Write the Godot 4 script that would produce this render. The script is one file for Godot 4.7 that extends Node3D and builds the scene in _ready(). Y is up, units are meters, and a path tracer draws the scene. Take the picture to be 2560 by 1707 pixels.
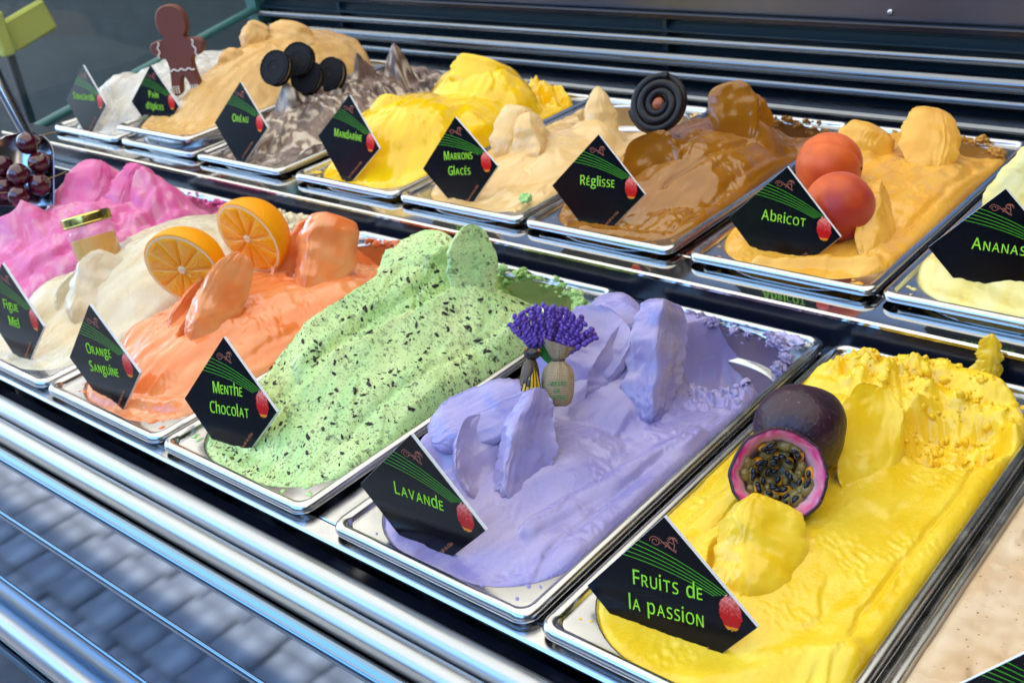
extends Node3D
# Ice cream counter: two rows of steel pans, seen from the customer's side.
# x runs along the counter, y is up (0 = rim of the front pans), z towards the customer.

const PAN_W := 0.162
const PAN_D := 0.36
const BACK_Y := 0.029
const BACK_Z := -0.391
const CR := Vector3(0.7616, -0.1156, -0.6377)   # rightwards, upwards and outwards as a customer at the counter faces it
const CU := Vector3(-0.2210, 0.8786, -0.4233)
const CB := Vector3(0.6092, 0.4634, 0.6436)

var M := {}
var taken := {}
var rng := RandomNumberGenerator.new()
var nz := FastNoiseLite.new()
var nz_fine := FastNoiseLite.new()
var nz_rough := FastNoiseLite.new()
var font_sans := SystemFont.new()
var font_serif := SystemFont.new()
var glyphs := {}


func _ready() -> void:
	rng.seed = 7
	stage_camera_and_light()
	for n in [[nz, 11, 1.0], [nz_fine, 12, 1.0], [nz_rough, 13, 1.0]]:
		n[0].seed = n[1]
		n[0].frequency = n[2]
		n[0].noise_type = FastNoiseLite.TYPE_SIMPLEX_SMOOTH
		n[0].fractal_type = FastNoiseLite.FRACTAL_FBM
		n[0].fractal_octaves = 2
	nz_rough.fractal_octaves = 4
	font_sans.font_names = PackedStringArray(["Droid Sans"])
	font_serif.font_names = PackedStringArray(["Droid Serif"])
	font_serif.font_italic = true
	make_materials()
	build_surroundings()
	build_case()
	build_pans()
	build_ice_creams()
	build_tags()
	build_toppings()


# ------------------------------------------------------------------ camera, sky, sun

func stage_camera_and_light() -> void:
	var cam := Camera3D.new()
	cam.name = "camera"
	cam.position = Vector3(0.42828, 0.40830, 0.32494)
	cam.rotation = Vector3(-0.481780, 0.757971, -0.130877)
	cam.near = 0.02
	cam.far = 200.0
	var lens := CameraAttributesPhysical.new()
	lens.frustum_focal_length = 35.0
	lens.frustum_focus_distance = 0.66
	lens.exposure_aperture = 16.0
	cam.attributes = lens
	cam.fov = 34.1074
	add_child(cam)
	cam.current = true

	var env := Environment.new()
	env.background_mode = Environment.BG_SKY
	var sky := Sky.new()
	var sm := ProceduralSkyMaterial.new()
	sm.sky_top_color = Color(0.28, 0.56, 0.84)
	sm.sky_horizon_color = Color(0.86, 0.95, 1.0)
	sm.sky_curve = 0.25
	sm.ground_bottom_color = Color(0.22, 0.21, 0.22)
	sm.ground_horizon_color = Color(0.5, 0.5, 0.5)
	sm.sky_energy_multiplier = 1.5
	sky.sky_material = sm
	env.sky = sky
	env.tonemap_mode = Environment.TONE_MAPPER_LINEAR
	env.tonemap_exposure = 2.25
	env.sdfgi_enabled = true
	env.ssao_enabled = true
	env.ssil_enabled = true
	var we := WorldEnvironment.new()
	we.name = "environment"
	we.environment = env
	add_child(we)

	var sun := DirectionalLight3D.new()
	sun.name = "sun"
	sun.light_color = Color(1.0, 0.93, 0.82)
	sun.light_energy = 1.6
	sun.light_angular_distance = 0.5
	sun.shadow_enabled = true
	add_child(sun)
	sun.look_at_from_position(Vector3(-1.2, 4.0, 0.45), Vector3.ZERO, Vector3.UP)


# ------------------------------------------------------------------ helpers

func numbered(called: String) -> String:
	if not taken.has(called):
		taken[called] = 0
		return called
	taken[called] += 1
	return "%s_%03d" % [called, taken[called]]


func thing(called: String, label: String, category: String, at := Vector3.ZERO, group := "") -> Node3D:
	var o := Node3D.new()
	o.name = numbered(called)
	add_child(o)
	o.position = at
	o.set_meta("label", label)
	o.set_meta("category", category)
	if group != "":
		o.set_meta("group", group)
	return o


func part(called: String, mesh: Mesh, m: Material, parent: Node3D, xf := Transform3D()) -> MeshInstance3D:
	var o := MeshInstance3D.new()
	o.name = called
	o.mesh = mesh
	o.transform = xf
	o.material_override = m
	parent.add_child(o, true)
	return o


func structure(called: String, mesh: Mesh, m: Material) -> MeshInstance3D:
	var o := part(numbered(called), mesh, m, self)
	o.set_meta("kind", "structure")
	return o


func arr_mesh(v: PackedVector3Array, idx: PackedInt32Array, smooth := true, cols := PackedColorArray(), uvs := PackedVector2Array()) -> ArrayMesh:
	var n := PackedVector3Array()
	if not smooth:
		var v2 := PackedVector3Array()
		var u2 := PackedVector2Array()
		var c2 := PackedColorArray()
		for i in idx:
			v2.append(v[i])
			if uvs.size(): u2.append(uvs[i])
			if cols.size(): c2.append(cols[i])
		v = v2
		uvs = u2
		cols = c2
		idx = PackedInt32Array(range(v2.size()))
	n.resize(v.size())
	for k in range(0, idx.size(), 3):
		var a := v[idx[k]]
		var b := v[idx[k + 1]]
		var c := v[idx[k + 2]]
		var f := (c - a).cross(b - a)
		n[idx[k]] += f
		n[idx[k + 1]] += f
		n[idx[k + 2]] += f
	for i in n.size():
		n[i] = n[i].normalized() if n[i].length_squared() > 1e-24 else Vector3.UP
	var a := []
	a.resize(Mesh.ARRAY_MAX)
	a[Mesh.ARRAY_VERTEX] = v
	a[Mesh.ARRAY_NORMAL] = n
	a[Mesh.ARRAY_INDEX] = idx
	if cols.size(): a[Mesh.ARRAY_COLOR] = cols
	if uvs.size(): a[Mesh.ARRAY_TEX_UV] = uvs
	var m := ArrayMesh.new()
	m.add_surface_from_arrays(Mesh.PRIMITIVE_TRIANGLES, a)
	return m


# rows of points (each the same length); wraps round when closed. Front side: left of the row direction when stepping to the next row.
func loft(rows: Array, closed := true, smooth := true, flip := false, cap := false) -> ArrayMesh:
	var v := PackedVector3Array()
	var idx := PackedInt32Array()
	var n: int = rows[0].size()
	for r in rows:
		v.append_array(r)
	var m := n if closed else n - 1
	for j in rows.size() - 1:
		for i in m:
			var a := j * n + i
			var b := j * n + (i + 1) % n
			var c := a + n
			var d := b + n
			if flip:
				idx.append_array([a, b, c, b, d, c])
			else:
				idx.append_array([a, c, b, b, c, d])
	if cap:
		for e in [0, rows.size() - 1]:
			var mid := Vector3.ZERO
			for p in rows[e]:
				mid += p
			var at := v.size()
			v.append_array(rows[e])
			v.append(mid / n)
			for i in n:
				var a := at + i
				var b := at + (i + 1) % n
				if (e == 0) != flip:
					idx.append_array([at + n, a, b])
				else:
					idx.append_array([at + n, b, a])
	return arr_mesh(v, idx, smooth)


func lathe(profile: Array, seg := 32, smooth := true) -> ArrayMesh:   # profile of (radius, height), upwards, outside faces out
	var rows := []
	for p in profile:
		var r := PackedVector3Array()
		for i in seg:
			var a := TAU * i / seg
			r.append(Vector3(p.x * cos(a), p.y, p.x * sin(a)))
		rows.append(r)
	return loft(rows, true, smooth, false)


func sweep_tube(path: Array, radius: Variant, seg := 10) -> ArrayMesh:
	var rows := []
	var up := Vector3.UP
	for k in path.size():
		var t: Vector3 = (path[mini(k + 1, path.size() - 1)] - path[maxi(k - 1, 0)]).normalized()
		if absf(t.dot(up)) > 0.9:
			up = Vector3.RIGHT
		var s := t.cross(up).normalized()
		var b := s.cross(t).normalized()
		up = b
		var r: float = radius[k] if radius is Array else radius
		var row := PackedVector3Array()
		for i in seg:
			var a := TAU * i / seg
			row.append(path[k] + s * cos(a) * r + b * sin(a) * r)
		rows.append(row)
	return loft(rows, true, true, true, true)


# a profile of (z, y) points, closed, anticlockwise seen from +x, drawn out along x
func extrude_x(profile: PackedVector2Array, x0: float, x1: float, smooth := false) -> ArrayMesh:
	var rows := []
	for x in [x0, x1]:
		var r := PackedVector3Array()
		for p in profile:
			r.append(Vector3(x, p.y, p.x))
		rows.append(r)
	var area := 0.0
	for i in profile.size():
		var p := profile[i]
		var q := profile[(i + 1) % profile.size()]
		area += p.x * q.y - q.x * p.y
	return loft(rows, true, smooth, area < 0.0, true) if not smooth else merged([loft(rows, true, true, area < 0.0), loft(rows, true, false, area < 0.0, true)], true)


func merged(list: Array, _unused := false) -> ArrayMesh:
	return list[0]


func rect_profile(z0: float, y0: float, z1: float, y1: float, bevel := 0.001) -> PackedVector2Array:
	return PackedVector2Array([Vector2(z0 + bevel, y0), Vector2(z1 - bevel, y0), Vector2(z1, y0 + bevel), Vector2(z1, y1 - bevel), Vector2(z1 - bevel, y1), Vector2(z0 + bevel, y1), Vector2(z0, y1 - bevel), Vector2(z0, y0 + bevel)])


func bar_x(z0: float, y0: float, z1: float, y1: float, x0: float, x1: float, bevel := 0.001) -> ArrayMesh:
	return extrude_x(rect_profile(z0, y0, z1, y1, bevel), x0, x1)


func tube_x(z: float, y: float, r: float, x0: float, x1: float, seg := 28) -> ArrayMesh:
	var p := PackedVector2Array()
	for i in seg:
		var a := TAU * i / seg
		p.append(Vector2(z + cos(a) * r, y + sin(a) * r))
	return extrude_x(p, x0, x1, true)


func block(size: Vector3, bevel := 0.0015) -> ArrayMesh:   # centred box with chamfered edges
	var h := size / 2
	var b := minf(bevel, minf(h.x, minf(h.y, h.z)) * 0.6)
	var rows := []
	for k in 4:
		var y: float = [-h.y, -h.y + b, h.y - b, h.y][k]
		var i: float = b if k == 0 or k == 3 else 0.0
		var hx := h.x - i
		var hz := h.z - i
		rows.append(PackedVector3Array([Vector3(hx - b, y, hz), Vector3(hx, y, hz - b), Vector3(hx, y, -hz + b), Vector3(hx - b, y, -hz), Vector3(-hx + b, y, -hz), Vector3(-hx, y, -hz + b), Vector3(-hx, y, hz - b), Vector3(-hx + b, y, hz)]))
	return loft(rows, true, false, true, true)


func ellipsoid(r: Vector3, seg := 24, rings := 14, lump := 0.0, freq := 20.0) -> ArrayMesh:
	var rows := []
	for j in rings + 1:
		var th := PI * j / rings
		var row := PackedVector3Array()
		for i in seg:
			var a := TAU * i / seg
			var d := Vector3(sin(th) * cos(a), -cos(th), sin(th) * sin(a))
			var p := Vector3(d.x * r.x, d.y * r.y, d.z * r.z)
			if lump > 0.0:
				p += d * nz.get_noise_3dv(p * freq) * lump
			row.append(p)
		rows.append(row)
	return loft(rows, true, true, false)


func lin(r: float, g: float, b: float) -> Color:   # a base colour given as linear values
	return Color(r, g, b).linear_to_srgb()


func surf(c: Color, rough := 0.5, metal := 0.0, spec := 0.5) -> StandardMaterial3D:
	var m := StandardMaterial3D.new()
	m.albedo_color = c
	m.roughness = rough
	m.metallic = metal
	m.metallic_specular = spec
	return m


func noise_tex(freq: float, octaves: int, lo: Color, hi: Color, sz := 256, seed_ := 1, kind := FastNoiseLite.TYPE_SIMPLEX_SMOOTH) -> NoiseTexture2D:
	var t := NoiseTexture2D.new()
	t.width = sz
	t.height = sz
	t.seamless = true
	var n := FastNoiseLite.new()
	n.seed = seed_
	n.noise_type = kind
	n.frequency = freq
	n.fractal_octaves = octaves
	t.noise = n
	var g := Gradient.new()
	g.set_color(0, lo)
	g.set_color(1, hi)
	t.color_ramp = g
	return t


func ice_mat(rough: float, bump: float, _unused := 0.0, coat := 0.0) -> StandardMaterial3D:
	var m := surf(Color.WHITE, rough * 0.85, 0.0, 0.5)
	m.vertex_color_use_as_albedo = true
	m.uv1_triplanar = true
	m.uv1_scale = Vector3(18, 18, 18)
	m.heightmap_enabled = true
	m.heightmap_scale = bump * 0.22
	m.heightmap_texture = M.tex_grain
	m.roughness_texture = M.tex_patchy
	m.roughness_texture_channel = BaseMaterial3D.TEXTURE_CHANNEL_RED
	m.subsurf_scatter_enabled = true
	m.subsurf_scatter_strength = 0.03
	if coat > 0.0:
		m.clearcoat_enabled = true
		m.clearcoat = coat
		m.clearcoat_roughness = 0.12
	return m


func make_materials() -> void:
	M.tex_grain = noise_tex(0.035, 4, Color.BLACK, Color.WHITE, 512, 3)
	M.tex_patchy = noise_tex(0.010, 3, Color(0.25, 0.25, 0.25), Color(1, 1, 1), 256, 5)
	M.tex_smear = noise_tex(0.015, 4, Color(0.5, 0.5, 0.5), Color(1, 1, 1), 256, 9)
	var st := surf(lin(0.56, 0.56, 0.57), 0.3, 1.0)
	st.roughness_texture = M.tex_smear
	st.uv1_triplanar = true
	st.uv1_world_triplanar = true
	st.uv1_scale = Vector3(5, 9, 9)
	M.steel = st
	var br := surf(lin(0.46, 0.48, 0.51), 0.5, 1.0)
	br.roughness_texture = M.tex_smear
	br.uv1_triplanar = true
	br.uv1_world_triplanar = true
	br.uv1_scale = Vector3(1.5, 60, 60)
	M.brushed = br
	var mi := surf(lin(0.58, 0.57, 0.56), 0.1, 1.0)
	mi.roughness_texture = M.tex_smear
	mi.uv1_triplanar = true
	mi.uv1_world_triplanar = true
	mi.uv1_scale = Vector3(4, 4, 4)
	M.mirror = mi
	M.fascia = surf(lin(0.18, 0.26, 0.36), 0.06, 1.0)
	M.dark = surf(lin(0.006, 0.009, 0.02), 0.22)
	var ds := surf(lin(0.20, 0.215, 0.24), 0.30, 1.0)
	ds.roughness_texture = M.tex_smear
	ds.uv1_triplanar = true
	ds.uv1_world_triplanar = true
	ds.uv1_scale = Vector3(1.5, 60, 60)
	M.dark_steel = ds
	M.rear_panel = surf(lin(0.17, 0.19, 0.25), 0.34, 1.0)
	M.slate = surf(lin(0.018, 0.045, 0.075), 0.3, 0.5)
	M.navy = surf(lin(0.015, 0.03, 0.07), 0.25)
	var g := surf(Color(0.55, 0.85, 0.82, 0.015), 0.02)
	g.transparency = BaseMaterial3D.TRANSPARENCY_ALPHA
	g.metallic_specular = 0.3
	M.glass = g
	M.teal = surf(lin(0.045, 0.15, 0.145), 0.15)
	M.white_core = surf(lin(0.78, 0.79, 0.82), 0.6)
	M.lime = surf(lin(0.34, 0.78, 0.03), 0.45)
	M.copper = surf(lin(0.45, 0.16, 0.08), 0.4)
	M.face = surf(Color.WHITE, 0.22, 0.0, 0.35)
	M.face.albedo_texture = face_texture()


# ------------------------------------------------------------------ place

func build_surroundings() -> void:
	var pm := surf(lin(0.20, 0.195, 0.20), 0.8)
	pm.albedo_texture = noise_tex(0.02, 4, Color(0.55, 0.55, 0.58), Color(1, 1, 1), 256, 21)
	pm.uv1_triplanar = true
	pm.uv1_world_triplanar = true
	pm.uv1_scale = Vector3(1.3, 1.3, 1.3)
	var ground := structure("street", block(Vector3(60, 0.2, 60), 0.01), pm)
	ground.position = Vector3(0, -1.18, 10)
	# granite paving stones in front of the counter
	var stone_mats := []
	for k in 5:
		var c: float = [0.36, 0.42, 0.48, 0.39, 0.45][k]
		var m := surf(lin(c, c * 0.98, c * 1.02), 0.75)
		m.albedo_texture = pm.albedo_texture
		m.uv1_triplanar = true
		m.uv1_scale = Vector3(2.5, 2.5, 2.5)
		stone_mats.append(m)
	var shapes := []
	var sizes := [0.118, 0.104, 0.130, 0.110]
	for k in 4:
		shapes.append(block(Vector3(sizes[k], 0.06, 0.080), 0.0035))
	var pave := Node3D.new()
	pave.name = "pavement"
	pave.set_meta("kind", "structure")
	add_child(pave)
	pave.position = Vector3(0, -1.08, 0)
	for row in 7:
		var x := -3.5 + 0.06 * (row % 2)
		var z := 0.42 + row * 0.086
		while x < 1.2:
			var k := rng.randi() % 4
			var w: float = sizes[k]
			var o := part("paving_stone", shapes[k], stone_mats[rng.randi() % 5], pave)
			o.position = Vector3(x + w / 2, 0.03 + rng.randf_range(-0.004, 0.004), z)
			o.rotation = Vector3(rng.randf_range(-0.04, 0.04), rng.randf_range(-0.03, 0.03), rng.randf_range(-0.03, 0.03))
			x += w + 0.009
	# the house across the street
	var house := thing("opposite_house", "plastered house across the street from the counter", "house", Vector3(-1.5, -1.08, 4.4))
	var plaster := surf(lin(0.60, 0.54, 0.46), 0.9)
	plaster.albedo_texture = pm.albedo_texture
	plaster.uv1_triplanar = true
	part("wall", block(Vector3(14, 3.0, 0.3), 0.02), plaster, house, Transform3D(Basis(), Vector3(0, 1.5, 0)))
	var shutter := surf(lin(0.10, 0.16, 0.22), 0.6)
	for x in [-5.0, -2.6, -0.2, 2.2, 4.6]:
		for y in [1.5]:
			part("window", block(Vector3(0.9, 1.3, 0.06), 0.01), M.navy, house, Transform3D(Basis(), Vector3(x, y, -0.17)))
			for d in [-0.7, 0.7]:
				part("shutter", block(Vector3(0.44, 1.34, 0.05), 0.01), shutter, house, Transform3D(Basis(), Vector3(x + d, y, -0.18)))
	# the cream awning over the counter, lit through by the sun
	var aw := thing("awning", "cream fabric awning stretched over the ice cream counter", "awning", Vector3(0, 1.5, 0))
	var cloth := surf(lin(0.80, 0.74, 0.60), 0.9)
	cloth.backlight_enabled = true
	cloth.backlight = lin(0.95, 0.84, 0.62)
	var rows := []
	for j in 13:
		var t := j / 12.0
		var row := PackedVector3Array()
		for i in 25:
			var x := -6.0 + 10.0 * i / 24.0
			row.append(Vector3(x, 0.75 - 0.75 * t - 0.05 * sin(PI * t) + 0.01 * sin(i * 1.3), -2.2 + 3.052 * t))
		rows.append(row)
	part("canopy", loft(rows, false, true, true), cloth, aw)
	part("valance", bar_x(0.847, -0.22, 0.853, -0.01, -6.0, 4.0, 0.001), cloth, aw)
	for x in [-6.0, 4.0]:
		part("arm", sweep_tube([Vector3(x, 0.72, -2.18), Vector3(x, -0.03, 0.83)], 0.018, 10), M.steel, aw)


func build_case() -> void:
	var sign_ := thing("yellow_board", "pale yellow board on a post seen through the end glass at the far left", "board", Vector3(-2.2, -1.08, -0.90))
	var ym := surf(lin(0.40, 0.44, 0.08), 0.7)
	part("post", block(Vector3(0.025, 0.10, 0.03), 0.004), ym, sign_, Transform3D(Basis(), Vector3(0.02, 1.06, 0.03)))
	part("stand", block(Vector3(0.02, 1.02, 0.02), 0.003), M.dark, sign_, Transform3D(Basis(), Vector3(0.005, 0.51, 0.02)))
	part("panel", block(Vector3(0.02, 0.075, 0.12), 0.01), ym, sign_, Transform3D(Basis(Vector3(1, 0, 0), 0.25), Vector3(0.0, 1.06, -0.05)))
	var wm := surf(lin(0.012, 0.020, 0.022), 0.7)
	wm.albedo_texture = noise_tex(0.02, 4, Color(0.5, 0.55, 0.55), Color(1, 1, 1), 256, 31)
	wm.uv1_triplanar = true
	wm.uv1_world_triplanar = true
	var side := thing("side_pillar", "plain dark pillar beside the right end of the counter", "pillar", Vector3(1.75, -1.08, 0.1))
	part("masonry", block(Vector3(0.3, 3.6, 4.4), 0.01), wm, side, Transform3D(Basis(), Vector3(0, 1.7, 0)))
	var wall := thing("shop_wall", "dark wall of the shop behind the ice cream counter", "wall", Vector3(-1, -1.08, -2.3))
	part("masonry", block(Vector3(12, 4.2, 0.15), 0.01), wm, wall, Transform3D(Basis(), Vector3(0, 2.1, 0)))
	var c := thing("display_counter", "long stainless steel ice cream counter with two stepped rows of pans", "display counter", Vector3.ZERO)
	var x0 := -1.17
	var x1 := 0.72
	# front: ledge under the pan rims, dark slot, two rails, glossy fascia
	part("front_ledge", bar_x(-0.010, -0.014, 0.0048, -0.0095, x0, x1, 0.0015), M.steel, c)
	part("air_slot", bar_x(-0.004, -0.07, 0.0135, -0.030, x0, x1), M.dark, c)
	part("front_rail", tube_x(0.0225, -0.021, 0.0088, x0, x1), M.brushed, c)
	part("front_rail", tube_x(0.0405, -0.024, 0.0088, x0, x1), M.brushed, c)
	part("front_trim", extrude_x(PackedVector2Array([Vector2(0.050, -0.045), Vector2(0.064, -0.045), Vector2(0.064, -0.018), Vector2(0.062, -0.016), Vector2(0.050, -0.028)]), x0, x1), M.brushed, c)
	part("fascia", bar_x(0.060, -0.30, 0.066, -0.012, x0, x1, 0.002), M.fascia, c)
	part("fascia_band", tube_x(0.065, -0.018, 0.004, x0, x1, 18), M.fascia, c)
	part("fascia_band", tube_x(0.0645, -0.088, 0.004, x0, x1, 18), M.fascia, c)
	part("fascia_band", tube_x(0.0645, -0.186, 0.004, x0, x1, 18), M.fascia, c)
	part("bumper_rail", tube_x(0.074, -0.235, 0.013, x0, x1), M.brushed, c)
	part("lower_panel", bar_x(0.055, -1.05, 0.072, -0.305, x0, x1, 0.002), M.fascia, c)
	# wells below the pans
	part("front_well", bar_x(-0.372, -0.17, 0.004, -0.135, x0, x1), M.navy, c)
	part("back_ledge", bar_x(-0.3655, -0.0145, -0.350, -0.0098, x0, x1, 0.001), M.steel, c)
	part("riser", bar_x(-0.378, -0.135, -0.3665, 0.0125, x0, x1, 0.001), M.dark, c)
	part("shelf", bar_x(-0.405, 0.013, -0.3625, 0.0185, x0, x1, 0.0016), M.mirror, c)
	part("back_well", bar_x(-0.80, -0.13, -0.38, -0.105, x0, x1), M.navy, c)
	part("shelf_back", bar_x(-0.80, 0.012, -0.742, 0.0185, x0, x1, 0.001), M.mirror, c)
	# cross bars between the pans
	for x in [-0.4125, -0.2468, -0.071, 0.1065, 0.2735]:
		part("cross_bar", block(Vector3(0.022, 0.004, 0.338), 0.0008), M.steel, c, Transform3D(Basis(), Vector3(x, -0.0125, -0.180)))
	for x in [-0.909, -0.742, -0.5625, -0.387, -0.2205, -0.0485, 0.124]:
		part("cross_bar", block(Vector3(0.022, 0.004, 0.336), 0.0008), M.mirror, c, Transform3D(Basis(), Vector3(x, 0.0165, -0.5735)))
	# rear: rails, dark slots and the steel back
	part("rear_step", bar_x(-0.838, -0.02, -0.802, 0.021, x0, x1, 0.003), M.dark_steel, c)
	part("rear_back", bar_x(-0.885, -0.05, -0.868, 0.118, x0, x1), M.slate, c)
	for r in [[0.031, 0.0060], [0.0515, 0.0092], [0.0745, 0.0050]]:
		part("rear_rail", tube_x(-0.846, r[0], r[1], x0, x1), M.dark_steel, c)
	part("rear_slat", extrude_x(PackedVector2Array([Vector2(-0.868, 0.078), Vector2(-0.850, 0.083), Vector2(-0.850, 0.085), Vector2(-0.868, 0.093)]), x0, x1), M.slate, c)
	part("rear_trim", bar_x(-0.852, 0.100, -0.845, 0.107, x0, x1, 0.001), M.dark, c)
	part("rear_panel", bar_x(-0.864, 0.107, -0.858, 0.30, x0, x1, 0.001), M.rear_panel, c)
	for x in [-0.97, -0.36, 0.28]:
		part("rail_bracket", bar_x(-0.868, 0.022, -0.853, 0.10, x, x + 0.006, 0.0005), M.slate, c)
	part("bolt", ellipsoid(Vector3(0.0035, 0.0035, 0.002), 12, 6), M.steel, c, Transform3D(Basis(), Vector3(-0.07, 0.117, -0.857)))
	# left end: glass side on a teal edged rail
	var tilt := [Vector3(-1.172, -0.03, -0.20), Vector3(-1.172, 0.085, -0.865)]
	part("end_rail", sweep_tube(tilt, 0.007, 12), M.teal, c)
	part("end_plate", block(Vector3(0.008, 0.9, 0.95), 0.002), M.steel, c, Transform3D(Basis(), Vector3(-1.178, -0.5, -0.41)))
	part("end_glass", block(Vector3(0.006, 0.5, 0.88), 0.001), M.glass, c, Transform3D(Basis(), Vector3(-1.19, 0.24, -0.43)))
	part("glass_post", bar_x(-0.868, 0.0, -0.842, 0.5, -1.19, -1.164, 0.003), M.teal, c)


# ------------------------------------------------------------------ pans

func ring(hx: float, hz: float, r: float, y: float, cz := 0.0) -> PackedVector3Array:
	var p := PackedVector3Array()
	for q in 4:
		var sx: float = [1, -1, -1, 1][q]
		var sz: float = [1, 1, -1, -1][q]
		var c := Vector2(sx * (hx - r), sz * (hz - r))
		for i in 13:
			var a := PI / 2 * (q + i / 12.0)
			p.append(Vector3(c.x + r * cos(a), y, cz + c.y + r * sin(a)))
		# along the straight side to the next corner
		var nx := Vector2([-1, -1, 1, 1][q] * (hx - r), [1, -1, -1, 1][q] * (hz - r))
		var d: Vector2 = [Vector2(0, r), Vector2(-r, 0), Vector2(0, -r), Vector2(r, 0)][q]
		for i in range(1, 6):
			var e := (c + d).lerp(nx + d, i / 6.0)
			p.append(Vector3(e.x, y, cz + e.y))
	return p


func pan_mesh() -> ArrayMesh:
	var hx := PAN_W / 2
	var hz := PAN_D / 2
	var rows := []
	for k in 9:
		var a := PI * (1.12 - 1.12 * k / 8.0)
		var inset := 0.0042 + 0.0042 * cos(a)
		rows.append(ring(hx - inset, hz - inset, 0.011 - inset * 0.5, -0.0046 + 0.0046 * sin(a)))
	rows.append(ring(hx - 0.0092, hz - 0.0092, 0.007, -0.0044))
	rows.append(ring(hx - 0.0094, hz - 0.0094, 0.007, -0.0046))
	var ox := 0.0735
	var oz := 0.1705
	rows.append(ring(ox + 0.001, oz + 0.001, 0.056, -0.0046))
	rows.append(ring(ox, oz, 0.055, -0.0050))
	rows.append(ring(ox - 0.0015, oz - 0.0015, 0.054, -0.0075))
	rows.append(ring(ox - 0.002, oz - 0.002, 0.053, -0.030))
	rows.append(ring(ox - 0.0025, oz - 0.0025, 0.053, -0.0305))
	rows.append(ring(ox - 0.006, oz - 0.006, 0.052, -0.0325))
	rows.append(ring(ox - 0.007, oz - 0.007, 0.052, -0.035))
	rows.append(ring(ox - 0.011, oz - 0.011, 0.050, -0.098))
	rows.append(ring(ox - 0.018, oz - 0.018, 0.045, -0.104))
	rows.append(ring(0.001, 0.001, 0.0005, -0.1045))
	return loft(rows, true, true, false)


# every pan: left edge x, front edge z, rim height y
var PANS := {
	pink = [-0.742, 0.0, 0.0], figue = [-0.5765, 0.0, 0.0], orange = [-0.4110, 0.0, 0.0], menthe = [-0.2456, 0.0, 0.0], lavande = [-0.058, 0.0, 0.0], passion = [0.109, 0.0, 0.0], herb = [0.2755, 0.0, 0.0],
	strac = [-1.073, BACK_Z, BACK_Y], epices = [-0.905, BACK_Z, BACK_Y + 0.018], oreo = [-0.736, BACK_Z, BACK_Y], mandarine = [-0.551, BACK_Z, BACK_Y], marrons = [-0.3846, BACK_Z, BACK_Y], reglisse = [-0.218, BACK_Z, BACK_Y], abricot = [-0.0404, BACK_Z, BACK_Y], ananas = [0.126, BACK_Z, BACK_Y],
}
var PAN_LABEL := {
	pink = "steel pan holding the pink ice cream below the cherries", figue = "steel pan holding the cream white ice cream with the honey jar", orange = "steel pan holding the salmon orange ice cream with orange halves",
	menthe = "steel pan holding the green ice cream with chocolate chips", lavande = "steel pan holding the lilac ice cream", passion = "steel pan holding the bright yellow ice cream with the passion fruit", herb = "steel pan holding the beige flecked ice cream at the right edge",
	strac = "steel pan holding the white flecked ice cream at the far left", epices = "raised steel pan holding the tan ice cream with the gingerbread biscuit", oreo = "steel pan holding the brown and white marbled ice cream", mandarine = "steel pan holding the deep yellow ice cream in the back row",
	marrons = "steel pan holding the pale beige ice cream with the green blob", reglisse = "steel pan holding the caramel brown ice cream with the liquorice wheel", abricot = "steel pan holding the apricot coloured ice cream with two apricots", ananas = "steel pan holding the pale yellow ice cream at the right edge",
}


func pan_at(key: String, u: float, w: float, h: float) -> Vector3:
	var p: Array = PANS[key]
	return Vector3(p[0] + u, p[2] + h, p[1] - w)


func build_pans() -> void:
	var mesh := pan_mesh()
	for key in PANS:
		var p: Array = PANS[key]
		var t := thing("ice_cream_pan", PAN_LABEL[key], "pan", Vector3(p[0] + PAN_W / 2, p[2], p[1] - PAN_D / 2), "steel ice cream pans")
		part("tray", mesh, M.steel, t)
	var t2 := thing("ice_cream_pan", "empty steel pan under the raised tan ice cream pan", "pan", Vector3(-0.905 + PAN_W / 2, BACK_Y - 0.0005, BACK_Z - PAN_D / 2 - 0.001), "steel ice cream pans")
	part("tray", mesh, M.steel, t2)


# ------------------------------------------------------------------ ice cream

func smax(a: float, b: float, k: float) -> float:
	var h := clampf(0.5 + 0.5 * (a - b) / k, 0.0, 1.0)
	return lerpf(b, a, h) + k * h * (1.0 - h)


func opening_depth(u: float, w: float) -> float:   # distance inside the opening of the pan, negative outside
	var hx := 0.0735
	var hz := 0.1705
	var r := 0.055
	var qx := absf(u - PAN_W / 2) - (hx - r)
	var qz := absf(w - PAN_D / 2) - (hz - r)
	return r - Vector2(maxf(qx, 0), maxf(qz, 0)).length() - minf(maxf(qx, qz), 0.0)


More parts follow.
